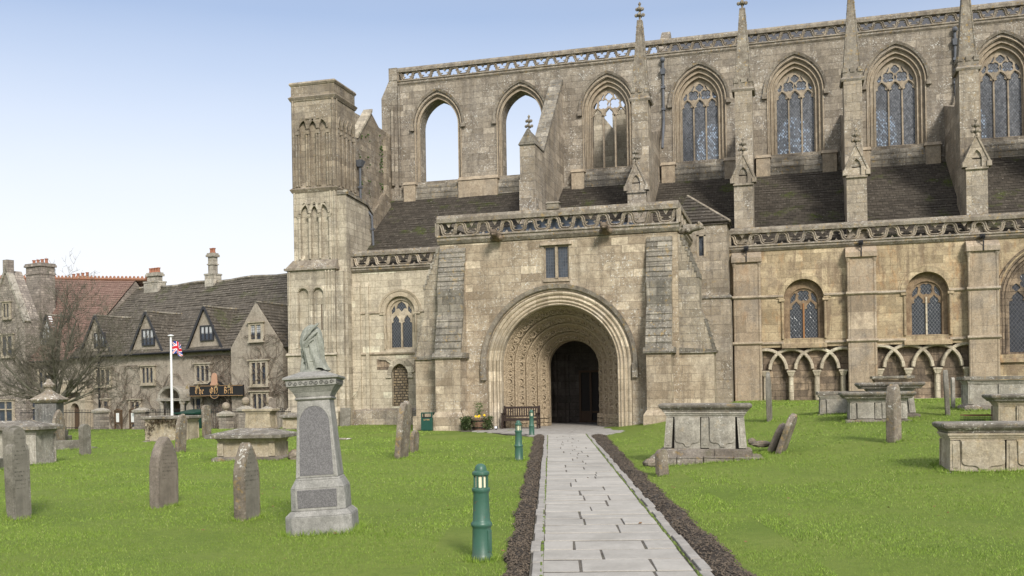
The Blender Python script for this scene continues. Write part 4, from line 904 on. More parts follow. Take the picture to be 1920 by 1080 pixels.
# ---- small stair turret in the angle of porch and aisle
def stair():
    y0 = 46.45; x0, x1 = PX1 - .3, -2.62
    m = MB(); m.plate(rect(x0, x1, 6.0, 9.2), [rect(-3.92, -3.66, 7.72, 8.62)], y0, y0 + .3); m.box(x0, x1, y0 + .3, YA + .1, 6.0, 9.2); m.box(x0, x1 + .1, y0 - .1, YA + .1, -.2, 5.8); m.frus((x0, x1 + .1, y0 - .1, YA + .1, 5.8), (x0, x1, y0, YA + .1, 6.0))
    o = B(m, 'stair_turret', 'pier'); sc = MB(); sc.frus((x0, x1 + .18, y0 - .18, YA, 5.74), (x0, x1 + .12, y0 - .12, YA, 5.88)); B(sc, 'string_course', 'weather', o)
    g = MB(); g.box(-3.93, -3.65, y0 + .12, y0 + .14, 7.7, 8.64); B(g, 'glass', 'pglass', o)
    f = MB()
    for x in (-3.95, -3.63): f.box(x - .05, x + .05, y0 - .02, y0 + .1, 7.66, 8.68)
    f.box(-4.0, -3.58, y0 - .02, y0 + .1, 8.62, 8.72); B(f, 'frame', 'dress', o)
    ap = (-4.5, YA - .3, 10.75); e = (x1 + .15, y0 - .15, 9.22); r = MB()
    K = 9
    for i in range(K):
        f0, f1 = i / K, (i + 1) / K; L = lambda p, f: tuple(p[k] + (ap[k] - p[k]) * f for k in range(3))
        a0, a1 = (x0 - .4, y0 - .15, 9.22), (x1 + .15, y0 - .15, 9.22); b1 = (x1 + .15, YA, 9.22)
        for p, q, nrm in ((a0, a1, (0, -.03, .03)), (a1, b1, (.03, 0, .03))):
            A0, A1, B1, B0 = L(p, f0), L(q, f0), L(q, f1), L(p, f1); up = lambda v, s=1: tuple(v[k] + nrm[k] * s for k in range(3))
            r.add([up(A0), up(A1), B1, B0, up(A0, -.5), up(A1, -.5)], [(0, 1, 2, 3), (0, 4, 5, 1)])
    r.box(x0 - .3, x1 + .1, y0 - .08, YA, 9.12, 9.24)
    B(r, 'turret_roof', 'roof'); h = MB(); h.tube([e, ap], .06, 6); B(h, 'hip_ridge', 'pier')
stair()
# ================================================================== the inn and the red-roofed house beyond the lawn (local frame: x along the front, y into the house)
IROT = R_(-15.83); IQ = Vector((-32.33, 51.204, 0)); GZ = -.62
def IL(x, y, z): return IQ + Matrix.Rotation(IROT, 3, 'Z') @ Vector((x, y, z))
M['render'] = stone('inn_render', (.265, .225, .175), (.345, .30, .24), None, lich=.12, soot=.35, sootc=(.16, .135, .11), pamt=.4, patch=(.36, .33, .27), bump=.35, seed=51.)
M['inndress'] = stone('inn_dressing', (.31, .265, .19), (.40, .345, .26), None, lich=.1, soot=.2, sootc=(.22, .19, .15), pamt=.3, bump=.3, seed=53.)
M['rubblewall'] = stone('rubble_wall', (.17, .145, .125), (.33, .285, .235), (.25, .22, .19), .34, .16, lich=.2, soot=.3, pamt=.3, patch=(.28, .24, .2), bump=.7, seed=57., mort=.015)
M['frame'] = plain('dark_window_frame', (.035, .035, .04), .5)
M['white'] = plain('white_paint', (.72, .73, .74), .45, 0, .04)
M['curtain'] = plain('net_curtain', (.42, .43, .44), .8, 0, .3, 5.)
M['pane'] = plain('window_pane', (.045, .055, .075), .08, 0, .5, 3.)
M['chimney'] = stone('chimney_stone', (.24, .22, .18), (.36, .33, .27), (.2, .18, .15), .6, .3, lich=.4, soot=.3, pamt=.3, orange=.3, bump=.5, seed=59.)
M['pot'] = plain('clay_pot', (.30, .13, .08), .8, 0, .4)
def mullioned(par, x0, x1, z0, z1, n, transom=False, dark=False, curtain=False, y=0., lead=True):
    """stone mullioned window: frame > glass, glazing bars"""
    f = MB(); e = .12; y -= .075
    w_ = (x1 - x0); lw = w_ / n; holes = [rect(x0 + lw * i + .045, x0 + lw * (i + 1) - .045, z0, z1) for i in range(n)]
    if transom:
        zt = z0 + (z1 - z0) * .62; holes = [rect(h[0][0], h[1][0], a, b) for h in holes for a, b in ((z0, zt - .04), (zt + .04, z1))]
    if dark: f.plate(rect(x0 - .07, x1 + .07, z0 - .07, z1 + .07), holes, y - .02, y + .06)
    else:
        f.plate(rect(x0 - e, x1 + e, z0 - e, z1 + e), holes, y - .05, y + .06)
        f.box(x0 - e - .1, x1 + e + .1, y - .12, y + .03, z1 + e, z1 + e + .07); f.box(x0 - e - .05, x1 + e + .05, y - .1, y + .03, z0 - e - .06, z0 - e)
    o = f.build('window', M['frame'] if dark else M['inndress'], par, local=True)
    g = MB(); g.box(x0 - .02, x1 + .02, y + .03, y + .04, z0 - .02, z1 + .02); g.build('glass', M['pane'], o, local=True)
    if curtain:
        c = MB(); c.box(x0 + .03, x1 - .03, y + .022, y + .029, z0 + (z1 - z0) * .45, z1); c.build('curtain', M['curtain'], o, local=True)
    b = MB()
    for i in range(n):
        a0, a1 = x0 + lw * i + .045, x0 + lw * (i + 1) - .045; k = 3 if (lead and not dark) else 1
        for j in range(1, k + (1 if k == 1 else 0)):
            if k > 1: b.box(a0 + (a1 - a0) * j / k - .008, a0 + (a1 - a0) * j / k + .008, y + .012, y + .02, z0, z1)
        q = 6 if k > 1 else 2
        for j in range(1, q): b.box(a0, a1, y + .013, y + .021, z0 + (z1 - z0) * j / q - .009, z0 + (z1 - z0) * j / q + .009)
    b.build('glazing_bars', M['frame'], o, local=True)
    return o
def chimney(par, x, y, z0, z1, w_, d, pots, mat='chimney'):
    c = MB(); c.box(x - w_ / 2, x + w_ / 2, y - d / 2, y + d / 2, z0, z1 - .25); c.box(x - w_ / 2 - .1, x + w_ / 2 + .1, y - d / 2 - .1, y + d / 2 + .1, z1 - .25, z1 - .1); c.box(x - w_ / 2 - .05, x + w_ / 2 + .05, y - d / 2 - .05, y + d / 2 + .05, z1 - .1, z1)
    c.box(x - w_ / 2 - .06, x + w_ / 2 + .06, y - d / 2 - .06, y + d / 2 + .06, z1 - .78, z1 - .7); c.box(x - w_ / 2 - .16, x + w_ / 2 + .16, y - d / 2 - .16, y + d / 2 + .16, z0 + .0, z0 + .75); c.box(x - w_ / 2 - .2, x + w_ / 2 + .2, y - d / 2 - .2, y + d / 2 + .2, z0 + .75, z0 + .85)
    o = c.build('chimney', M[mat], par, local=True)
    for i in range(pots):
        p = MB(); p.lathe([(.12, 0), (.13, .04), (.10, .08), (.10, .26), (.13, .28), (.13, .33), (.09, .33)], (x + (i - (pots - 1) / 2) * (w_ - .25) / max(1, pots - 1), y, z1), 8); p.build('chimney_pot', M['pot'], o, local=True)
def dormer(par, c, hw, zb, za, win, flush=False, mat='render', roof='innroof', depth=3.2, y=0.02, bargeboard=True):
    """gabled dormer: face, two slated slopes, bargeboards, casement"""
    f = MB(); f.prism([(c - hw, zb), (c + hw, zb), (c + .06, za), (c - .06, za)], y, y + .25); f.prism([(c - hw + .05, zb), (c + hw - .05, zb), (c, za - .1)], y + .25, y + depth); o = f.build('dormer', M[mat], par, local=True)
    for sg in (-1, 1):
        ox = hw + .14; oz = -.14 * (za - zb) / hw
        lo0, lo1 = (c + sg * ox, y - .14 if bargeboard else y + .04, zb + oz + .05), (c + sg * ox, y + depth * .75, zb + oz + .05)
        hi0, hi1 = (c, y - .14 if bargeboard else y + .04, za + .05), (c, y + depth, za + .05)
        slate_roof('dormer_roof', roof, [lo0, lo1, hi1, hi0], 14, o, seg=.5, local=True)
        if bargeboard:
            b = MB(); d = [(c + sg * ox, zb + oz + .03), (c + sg * .02, za + .06)]
            b.strip(d, [(-.07, y - .16), (.07, y - .16), (.07, y - .11), (-.07, y - .11)]); b.build('bargeboard', M['frame'], o, local=True)
    r = MB(); r.tube([(c, y - .15 if bargeboard else y, za + .08), (c, y + depth * .5, za + .05), (c, y + depth, za + .08)], .09, 6); r.build('ridge', M['weather'], o, local=True)
    x0, x1, z0, z1, n = win
    mullioned(o, x0, x1, z0, z1, n, dark=not flush, curtain=True, y=y, lead=flush)
def inn():
    I = thing('inn', 'long rendered stone inn with gabled dormers under a dark stone-slate roof', 'inn', (IQ.x, IQ.y, GZ), IROT)
    o_ = lambda z: z - GZ
    L0, L1, E, RD, RZ = -12.9, 7.4, o_(4.35), 5.0, o_(9.05)
    wl = MB(); wl.plate(rect(L0, L1, -.3, E), [rect(-3.35, -2.1, -.2, o_(1.45))], 0, .4); wl.box(L0, L0 + .4, .4, 10, -.3, E); wl.box(L1 - .4, L1, .4, 10, -.3, E); wl.box(L0, L1, 9.6, 10, -.3, E)
    wl.prism([(.0, E), (10, E), (5, RZ - .15)], L1 - .3, L1, lambda u, d, q: (d, u, q)); wl.build('wall', M['render'], I, local=True)
    slate_roof('roof', 'innroof', [(L0 - .15, -.3, E - .1), (L1, -.3, E - .1), (L1, RD, RZ), (L0 - .15, RD, RZ)], 30, I, local=True, jit=.022)
    slate_roof('roof', 'innroof', [(L0, 10.3, E - .1), (L1, 10.3, E - .1), (L1, RD, RZ), (L0, RD, RZ)], 30, I, local=True)
    r = MB(); r.tube([(L0 + (L1 - L0) * i / 20, RD, RZ + .04 + .06 * math.sin(i * 1.3)) for i in range(21)], .12, 6); r.build('ridge', M['weather'], I, local=True)
    gt = MB(); gt.tube([(L0, -.36, E - .12), (1.9, -.36, E - .08)], .07, 6); gt.tube([(1.85, -.12, E - .1), (1.85, -.12, o_(.2))], .06, 6); gt.tube([(-10.2, -.14, o_(6.2)), (-10.2, -.14, 0)], .07, 6); gt.build('gutter', M['iron'], I, local=True)
    dormer(I, -5.72, 1.5, E + .02, o_(6.78), (-6.08, -5.05, o_(4.84), o_(5.72), 3))
    dormer(I, -.58, 1.5, E + .02, o_(6.8), (-.9, .1, o_(4.94), o_(5.7), 3))
    dormer(I, -10.6, 1.6, E + .02, o_(6.8), (-10.7, -9.7, o_(4.9), o_(5.7), 3))
    # broad gable flush with the wall, its flared foot swept into the eaves
    dormer(I, 3.98, 2.0, E + .0, o_(6.75), (3.62, 4.5, o_(4.75), o_(5.55), 2), flush=True, depth=4.4, y=-.42, bargeboard=False)
    gw = MB(); gw.box(1.98, 5.98, -.42, -.002, -.3, E); gw.build('gable_wall', M['render'], I, local=True)
    mullioned(I, -6.15, -5.08, o_(2.5), o_(3.4), 3); mullioned(I, -1.32, -.18, o_(2.52), o_(3.4), 3); mullioned(I, 3.66, 4.82, o_(2.26), o_(3.44), 3, y=-.42); mullioned(I, -10.6, -9.2, o_(2.45), o_(3.4), 3)
    mullioned(I, -7.3, -6.4, o_(-.2), o_(1.35), 2, transom=True, lead=False); mullioned(I, 3.7, 4.85, o_(.85), o_(1.7), 3, y=-.42); mullioned(I, -1.9, -.9, o_(.75), o_(1.5), 2); mullioned(I, -9.9, -9.4, o_(.6), o_(1.4), 1)
    chimney(I, -11.1, RD, RZ - .4, o_(10.1), 1.05, .42, 4); chimney(I, -5.4, RD, RZ - .3, o_(10.95), .46, .40, 2)
    # columned entrance porch with a round hood
    p = MB()
    for x in (-3.62, -1.82): p.lathe([(.2, 0), (.2, .15), (.13, .2), (.12, 1.5), (.17, 1.62), (.2, 1.75)], (x, -.7, .25), 10); p.box(x - .22, x + .22, -.95, -.5, -.1, .27); p.box(x - .16, x + .16, -.3, .02, 0, 2.2)
    p.box(-3.85, -1.6, -.9, 0, 2.0, 2.15); ar = [(x, 2.15 + (z - 2.15) * .72) for x, z in rarch(-2.72, .92, 2.15, 14)]; p.strip(ar, [(-.08, -.92), (.07, -.88), (.07, .0), (-.08, .0)])
    p.build('entrance_porch', M['chimney'], I, local=True)
    d = MB(); d.box(-3.3, -2.15, .12, .2, 0, 2.02); d.box(-3.3, -2.75, .05, .12, 0, 2.0); dd = d.build('door', M['oak'], I, local=True)
    q = MB(); q.box(-2.7, -2.2, .1, .118, .1, 1.9); q.build('glass', M['pane'], dd, local=True)
    a = MB(); ar = rarch(7.0, .85, 1.55, 12); a.strip([(7.85, 0)] + ar + [(6.15, 0)], [(-.15, -.12), (.15, -.12), (.15, .02), (-.15, .02)]); a.build('side_door_arch', M['inndress'], I, local=True)
    a = MB(); a.plate([(6.3, 0), (7.7, 0)] + rarch(7.0, .7, 1.55, 12), [], -.03, -.01); a.build('side_door', M['oak'], I, local=True)
    return I
inn()
def red_house():
    Hh = thing('red_roofed_house', 'rubble stone house with a red tiled roof and big chimney behind the bare tree', 'house', (IQ.x, IQ.y, GZ), IROT)
    o_ = lambda z: z - GZ; L0, L1, E = -30., -12.95, o_(4.2); RZ0, RZ1 = o_(11.1), o_(9.75)
    wl = MB(); wl.box(L0, L1 - .4, .02, .42, -.4, E); wl.box(L0, L0 + .4, .42, 10, -.4, E); wl.box(L1 - .4, L1, .02, 10, -.4, E); wl.box(L0, L1, 9.6, 10, -.4, E)
    wl.build('wall', M['rubblewall'], Hh, local=True)
    slate_roof('roof', 'redroof', [(L0, -.35, E - .1), (L1 - .1, -.35, E - .1), (L1 - .1, 5, RZ1), (L0, 5, RZ0)], 36, Hh, local=True, jit=.008)
    slate_roof('roof', 'redroof', [(L0, 10.3, E - .1), (L1 + 1.5, 10.3, E - .1), (L1 + 1.5, 5, RZ1 - .1), (L0, 5, RZ0)], 30, Hh, local=True)
    wl = MB(); wl.prism([(.1, E), (10, E), (5, RZ1 - .1)], L1 - .35, L1 - .12, lambda u, d, q: (d, u, q)); wl.build('gable_end', M['rubblewall'], Hh, local=True)
    r = MB(); n = 44
    r.tube([(L0, 5, RZ0 + .03), (L1 + 1.6, 5, RZ1 - .1)], .11, 6)
    for i in range(n):
        f = (i + .5) / n; r.ball((L0 + (L1 + 1.6 - L0) * f, 5, RZ0 + (RZ1 - .12 - RZ0) * f + .14), .12, 1.3, .5, 1.1, 6, 4)
    r.build('ridge', M['redridge'], Hh, local=True)
    g = MB(); g.tube([(L0, -.42, E - .12), (L1, -.42, E - .12)], .07, 6); g.build('gutter', M['iron'], Hh, local=True)
    # projecting stone gable at the left
    gx0, gx1, ga = -23.4, -17.4, -19.4; w_ = MB(); w_.prism([(gx0, -.4), (gx1, -.4), (gx1, o_(7.0)), (ga, o_(10.4)), (gx0, o_(4.4))], -.5, .6)
    w_.box(ga - .25, ga + .25, -.6, -.1, o_(10.2), o_(11.1)); wo = w_.build('stone_gable', M['rubblewall'], Hh, local=True)
    c = MB(); c.strip([(gx1 + .1, o_(6.8)), (ga, o_(10.5)), (gx0 - .2, o_(4.2))], [(-.08, -.6), (.1, -.6), (.1, -.15), (-.08, -.15)]); c.build('coping', M['chimney'], wo, local=True)
    for x0, x1, z0, z1 in ((-19.7, -19.0, 7.2, 8.1), (-19.9, -18.7, 4.6, 5.9)): mullioned(wo, x0, x1, o_(z0), o_(z1), 2, y=-.5)
    mullioned(Hh, -20.4, -18.8, o_(.1), o_(1.45), 2, transom=True, lead=False, y=-.5); mullioned(Hh, -16.6, -15.2, o_(2.3), o_(3.4), 3, y=.02); mullioned(Hh, -18.0, -16.9, o_(.2), o_(1.5), 2, transom=True, lead=False, y=.02)
    chimney(Hh, -20.0, 2.4, o_(5.2), o_(11.15), 1.7, 1.1, 4, 'rubblewall'); chimney(Hh, -22.0, 7.0, o_(9.3), o_(10.75), 1.9, .7, 4)
    dormer(Hh, -16.7, 1.0, o_(5.0), o_(7.2), (-17.2, -16.2, o_(5.1), o_(6.3), 2), mat='white', roof='redroof', depth=2.6, y=.7)
    # arched doorway
    a = MB(); ar = rarch(-12.4, .62, o_(.85), 12); a.strip([(-11.78, 0)] + ar + [(-13.02, 0)], [(-.2, -.4), (.16, -.36), (.16, .05), (-.2, .05)])
    for x in (-13.5, -11.3): a.box(x - .22, x + .22, -.55, .03, -.2, o_(2.0)); a.box(x - .27, x + .27, -.6, .03, o_(1.4), o_(1.5))
    a.box(-13.75, -11.05, -.6, .03, o_(2.0), o_(2.25))
    for i in range(12): a.lathe([(.05, 0), (.07, .12), (.04, .3), (.05, .42)], (-13.65 + i * .225, -.4, o_(2.25)), 6)
    a.box(-13.75, -11.05, -.5, -.3, o_(2.67), o_(2.78)); a.build('arched_doorway', M['inndress'], Hh, local=True)
    d = MB(); d.plate([(-12.95, -.1), (-11.85, -.1)] + rarch(-12.4, .55, o_(.85), 12), [], -.06, -.03); d.build('door', M['oak'], Hh, local=True)
red_house()
# ---- hanging sign of the inn
M['signblack'] = plain('sign_black', (.018, .017, .018), .4, 0, .2)
M['gold'] = plain('sign_gold', (.62, .38, .18), .45, 0, .1)
M['copper'] = plain('copper_bell', (.46, .27, .18), .5, 0, .15)
M['brass'] = plain('brass_lamp', (.24, .19, .10), .4, .3, .1)
def nib(mb, pts, x, z, s, d0, d1, ang=40, wd=.115):
    """broad-nib stroke through pts (unit letter space)"""
    c, sn = math.cos(R_(ang)) * wd / 2, math.sin(R_(ang)) * wd / 2
    for (ax, az), (bx, bz) in zip(pts, pts[1:]):
        P = [(ax - c, az - sn), (ax + c, az + sn), (bx - c, bz - sn), (bx + c, bz + sn)]
        cx = sum(p[0] for p in P) / 4; cz = sum(p[1] for p in P) / 4
        hull = sorted(P, key=lambda p: math.atan2(p[1] - cz, p[0] - cx))
        ar = 0
        for i in range(4): ar += hull[i][0] * hull[(i + 1) % 4][1] - hull[(i + 1) % 4][0] * hull[i][1]
        if abs(ar) < 2e-3: continue
        mb.plate([(x + p[0] * s, z + p[1] * s) for p in hull], [], d0, d1)
GLY = {  # blackletter skeletons, x-height .62, ascender 1
 'T': (.78, [[(.12, .9), (.3, .8), (.5, .92), (.7, .84), (.78, .95)], [(.42, .88), (.2, .7), (.12, .4), (.22, .12), (.42, .04), (.62, .18)], [(.44, .86), (.42, .35), (.46, .2)]]),
 'h': (.58, [[(.12, .95), (.16, .9), (.16, .1), (.2, .03)], [(.16, .5), (.32, .62), (.46, .5), (.46, .15), (.38, -.1)]]),
 'e': (.46, [[(.14, .5), (.14, .12), (.26, .02), (.4, .14)], [(.14, .5), (.28, .62), (.4, .48), (.16, .3)]]),
 'O': (.82, [[(.38, .95), (.14, .72), (.12, .3), (.36, .03)], [(.36, .03), (.66, .24), (.68, .68), (.38, .95)], [(.4, .85), (.4, .15)]]),
 'l': (.28, [[(.1, .95), (.15, .9), (.15, .1), (.22, .03)]]),
 'd': (.56, [[(.3, .95), (.46, .66), (.46, .14), (.3, .02)], [(.3, .02), (.13, .14), (.13, .48), (.28, .6), (.44, .5)]]),
 'B': (.74, [[(.2, .95), (.2, .06)], [(.1, .85), (.3, .95), (.56, .8), (.5, .6), (.28, .52)], [(.28, .52), (.58, .42), (.6, .14), (.36, .03), (.12, .12)]]),
}
def sign():
    q0 = IL(.5, -.34, 0); s = thing('inn_sign', 'long black sign board with gold blackletter words and a copper bell on the inn wall', 'sign', (q0.x, q0.y, 1.62), IROT)
    b = MB(); x0, x1, h = -1.72, 2.66, .62
    b.box(x0, x1, -.34, -.24, 0, h); hump = [(-.35, h), (-.2, h + .1), (.0, h + .22), (.75, h + .22), (.95, h + .1), (1.1, h)]; b.prism(hump, -.335, -.245)
    cc = [(.37 + .4 * math.cos(t), .1 + .3 * math.sin(t)) for t in [PI + PI * i / 12 for i in range(13)]]; b.prism(cc, -.345, -.24)
    for x in (x0 + .4, x1 - .4): b.box(x - .03, x + .03, -.24, .0, .25, .35)
    b.build('board', M['signblack'], s, local=True)
    f = MB()
    for z in (.02, h - .035): f.box(x0 + .02, x1 - .02, -.352, -.342, z, z + .015)
    cc2 = [(.37 + .33 * math.cos(t), .1 + .23 * math.sin(t)) for t in [PI + PI * i / 12 for i in range(13)]]; f.strip(cc2, [(-.008, -.356), (.008, -.356), (.008, -.346), (-.008, -.346)])
    f.build('border', M['gold'], s, local=True)
    for word, x in (('The', x0 + .46), ('Old', -.05 + .02), ('Bell', 1.12)):
        t = MB()
        for ch in word:
            w_, st = GLY[ch]
            for q in st: nib(t, q, x, .14, .40, -.352, -.343, wd=.12)
            x += w_ * .42
        t.build('lettering', M['gold'], s, local=True)
    e = MB(); bell = [(.08, .30), (.66, .30), (.7, .34), (.64, .40), (.58, .55), (.56, .85), (.48, .97), (.37, 1.0), (.26, .97), (.18, .85), (.16, .55), (.10, .40), (.04, .34)]
    e.prism([(x, z + .33) for x, z in bell], -.37, -.30); e.build('bell', M['copper'], s, local=True)
    for x in (-1.6, -.72, .82, 1.85):
        l = MB(); l.lathe([(.03, .16), (.05, .12), (.10, .02), (.11, 0)], (x, -.62, h - .16), 8); l.tube([(x, -.3, h - .04), (x, -.5, h + .12), (x, -.62, h + .0)], .018, 5); l.build('lamp', M['brass'], s, local=True)
sign()
# ---- flagpole and flag
def flag():
    p = thing('flagpole', 'slim white flagpole standing in front of the inn entrance', 'flagpole', (-30.5, 44.5, -.12))
    m = MB(); m.tube([(0, 0, 0), (0, 0, 1.2), (0, 0, 4.85)], [.075, .07, .05], 10); m.lathe([(.05, 0), (.15, .02), (.15, .06), (.05, .09)], (0, 0, 4.85), 10); m.build('pole', M['white'], p, local=True)
    c = MB(); c.tube([(.06, -.06, .9), (.055, -.055, 4.7)], .008, 4); c.build('halyard', M['white'], p, local=True)
    R = plain('flag_red', (.55, .02, .04), .7); U = plain('flag_blue', (.03, .05, .26), .7); Wt = plain('flag_white', (.75, .76, .78), .7)
    nx, nz = 60, 36; vs = []; fs = []; mi = []
    for j in range(nz + 1):
        for i in range(nx + 1):
            u, v = i / nx, j / nz
            vs.append((.07 + u * .66, -.11 * math.sin(u * 8 + v * 2.) * u ** .6 - .12 * u, 4.62 - v * .62 - .20 * u ** 1.3 - .04 * math.sin(u * 9 + 1)))
    for j in range(nz):
        for i in range(nx):
            X = (i + .5) / nx * 2 - 1; Z = 1 - (j + .5) / nz * 2; x, z = X * 1.0, Z * .6
            d = abs(z - x * .6) / 1.166; d2 = abs(z + x * .6) / 1.166
            if abs(x) < .12 or abs(z) < .12: k = 0
            elif abs(x) < .2 or abs(z) < .2: k = 2
            elif min(d, d2) < .045: k = 0
            elif min(d, d2) < .12: k = 2
            else: k = 1
            fs.append((j * (nx + 1) + i, j * (nx + 1) + i + 1, (j + 1) * (nx + 1) + i + 1, (j + 1) * (nx + 1) + i)); mi.append(k)
    f = MB(); f.add(vs, fs); o = f.build('flag', [R, U, Wt], None, smooth=80)
    o.data.polygons.foreach_set('material_index', mi); o.location = p.location
    tag(o, 'small red white and blue flag flying from the white flagpole', 'flag')
flag()
# ---- the leafless tree
M['bark'] = stone('tree_bark', (.085, .08, .06), (.15, .145, .11), None, lich=.1, soot=.3, moss=.5, pamt=.2, patch=(.13, .14, .09), bump=.8, fine=14.)
M['twig'] = plain('twig_bark', (.115, .105, .08), .9, 0, .3)
def tree():
    rnd = random.Random(21); base = Vector((-33.45, 39.6, -.02)); t = thing('bare_tree', 'leafless wide-spreading tree in front of the red-roofed house', 'tree', base)
    tr = MB(); tw = MB()
    def limb(p, d, L, r, lev):
        n = 5 if lev < 3 else 3; pts = [p]; rad = [r]; q = p; dd = d.copy(); kids = []
        for i in range(n):
            up = .05 if lev < 2 else .04
            dd = (dd + Vector((rnd.uniform(-1, 1), rnd.uniform(-1, 1), rnd.uniform(-.7, 1))) * (.10 + .05 * lev) + Vector((0, 0, up))).normalized()
            q = q + dd * L / n; pts.append(q); rad.append(r * (1 - .68 * (i + 1) / n)); kids.append((q, dd.copy(), rad[-1]))
        (tr if lev < 2 else tw).tube(pts, rad, 8 if lev == 0 else 6 if lev < 2 else 4 if lev < 3 else 3, False)
        if lev >= 5: return
        k = [9, 9, 7, 4, 3][lev]
        for j in range(k):
            i = rnd.choice(range(0 if lev else 1, n)); q, dd, rr = kids[i]
            a = rnd.uniform(0, 2 * PI); side = dd.orthogonal().normalized(); side = Matrix.Rotation(a, 3, dd) @ side
            sp = rnd.uniform(.55, .95); nd = (dd * (1 - sp * .45) + side * sp).normalized(); nd.z += .12; nd.normalize()
            limb(q, nd, L * rnd.uniform(.36, .6), max(.0075, rr * rnd.uniform(.42, .7)), lev + 1)
    tr.tube([(0, 0, 0), (.02, 0, .2), (.03, .02, .7), (.0, .0, 1.15), (-.05, .02, 1.6)], [.24, .18, .155, .16, .14], 12, False)
    fork = Vector((-.03, 0, 1.3))
    for d, L, r, z in (((-.1, .1, 1), 4.3, .12, .2), ((.28, -.1, 1), 4.0, .10, .3), ((-.38, .1, 1), 4.0, .10, .3), ((.62, .2, .8), 3.9, .085, .1), ((-.7, -.15, .75), 4.1, .09, .1), ((.9, -.15, .42), 3.7, .07, .1), ((-.95, .1, .40), 3.9, .075, .05), ((.95, .2, .2), 3.2, .055, -.05), ((-.97, -.2, .16), 3.4, .055, -.1), ((.3, .75, .6), 3.3, .07, .1), ((-.3, -.8, .6), 3.3, .07, .1), ((.5, -.7, .5), 3.1, .06, .0)):
        limb(fork + Vector((rnd.uniform(-.04, .04), rnd.uniform(-.04, .04), z)), Vector(d).normalized(), L, r, 1)
    tr.build('trunk', M['bark'], t, local=True, smooth=60); tw.build('crown', M['twig'], t, local=True)
tree()
# ---- leafless climbers on the inn
M['vine'] = plain('vine_stem', (.12, .095, .072), .9, 0, .35, 4.)
def climber(x0, spread, h, n, label, seed, thick=.05, y=-.10):
    rnd = random.Random(seed); m = MB()
    def go(x, z, a, L, r, lev):
        pts = [(x, y - r, z)]; k = max(3, int(L / .16))
        for i in range(k):
            a += rnd.gauss(0, .34); a += (PI / 2 - a) * .04; x += math.cos(a) * L / k; z += math.sin(a) * L / k
            if z > h: a = rnd.uniform(-.6, .6) + (0 if math.cos(a) > 0 else PI); z = h
            pts.append((x, y - r + rnd.uniform(-.03, .03), max(.05, z)))
            if lev < 2 and rnd.random() < .26: go(x, z, a + rnd.choice((-1, 1)) * rnd.uniform(.4, 1.1), L * rnd.uniform(.3, .6), r * .6, lev + 1)
        m.tube(pts, [max(.007, r * (1 - .8 * i / k)) for i in range(k + 1)], 4 if lev else 5, False)
    for i in range(n):
        go(x0 + rnd.uniform(-.3, .3) * spread, 0, PI / 2 + rnd.uniform(-.8, .8) * min(1, spread), h * rnd.uniform(.7, 1.25), thick * rnd.uniform(.6, 1.1), 0)
    o = m.build('climbing_plant', M['vine'], None, local=True); o.location = (IQ.x, IQ.y, GZ); o.rotation_euler = (0, 0, IROT)
    tag(o, label, 'climber', None)
climber(1.2, 2.2, 4.6, 10, 'leafless climber spreading over the inn wall around and above the black sign', 1)
climber(5.2, 1.2, 5.6, 8, 'tangled bare climber on the gable end of the inn nearest the abbey', 2, .05, -.5)
climber(-3.9, .8, 3.6, 5, 'bare climber with thick stems beside the columned inn entrance', 3, .06)
climber(-8.4, 1.4, 4.2, 6, 'leafless climber left of the inn ground-floor window', 4)
climber(0.9, 2.0, 1.7, 14, 'low bush of bare stems along the wall beneath the black sign', 6, .035, -.5)
# ---- railings, gate piers, notice boards, shed by the inn
def railing(x0, x1, y, label, h=1.15):
    p = IL(x0, y, 0); t = thing('railings', label, 'railings', (p.x, p.y, GZ + .35), IROT)
    m = MB(); n = int((x1 - x0) / .14)
    for i in range(n + 1):
        x = (x1 - x0) * i / n; m.tube([(x, 0, 0), (x, 0, h)], .012, 4); m.lathe([(.012, 0), (.026, .03), (.002, .1)], (x, 0, h), 4)
    m.build('bars', M['iron'], t, local=True); r = MB()
    for z in (.12, h - .12): r.box(0, x1 - x0, -.018, .018, z, z + .04)
    r.build('rails', M['iron'], t, local=True)
    k = MB(); k.box(-.1, x1 - x0 + .1, -.14, .14, -.6, .02); k.build('kerb', M['rubblewall'], t, local=True)
railing(-1.95, .9, -3.2, 'black iron railings in front of the inn entrance'); railing(2.6, 9.2, -3.2, 'long run of black iron railings below the inn sign'); railing(-13.5, -6.3, -3.4, 'black iron railings before the red-roofed house')
def pier(x, y, label, ball, h=1.65, w_=.55):
    p = IL(x, y, 0); t = thing('gate_pier', label, 'gate pier', (p.x, p.y, GZ), IROT)
    m = MB(); m.box(-w_ / 2, w_ / 2, -w_ / 2, w_ / 2, -.1, h - .2); m.build('shaft', M['rubblewall'], t, local=True)
    c = MB(); q = w_ / 2; c.frus((-q - .08, q + .08, -q - .08, q + .08, h - .2), (-q - .08, q + .08, -q - .08, q + .08, h - .08)); c.frus((-q - .08, q + .08, -q - .08, q + .08, h - .08), (-.12, .12, -.12, .12, h + .06)); c.build('cap', M['chimney'], t, local=True)
    if ball: b = MB(); b.lathe([(.1, h + .02), (.06, h + .1), (.1, h + .13)], (0, 0, 0), 8); b.ball((0, 0, h + .3), .21, n=12, m=8); b.build('ball_finial', M['pier'], t, local=True, smooth=50)
pier(-5.86, -3.2, 'square stone gate pier left of the notice boards', False, 1.6, .6); pier(-2.26, -3.2, 'square stone gate pier right of the notice boards', False, 1.6, .6)
pier(5.83, -4.4, 'stone gate pier with a ball finial beside the narrow lichened headstone', True, 1.42, .5); pier(7.25, -4.4, 'ball-topped pier behind the pale pedestal tomb, left of the pair', True, 1.67, .5); pier(8.96, -4.4, 'ball-topped pier behind the pale pedestal tomb, right of the pair', True, 1.67, .5)
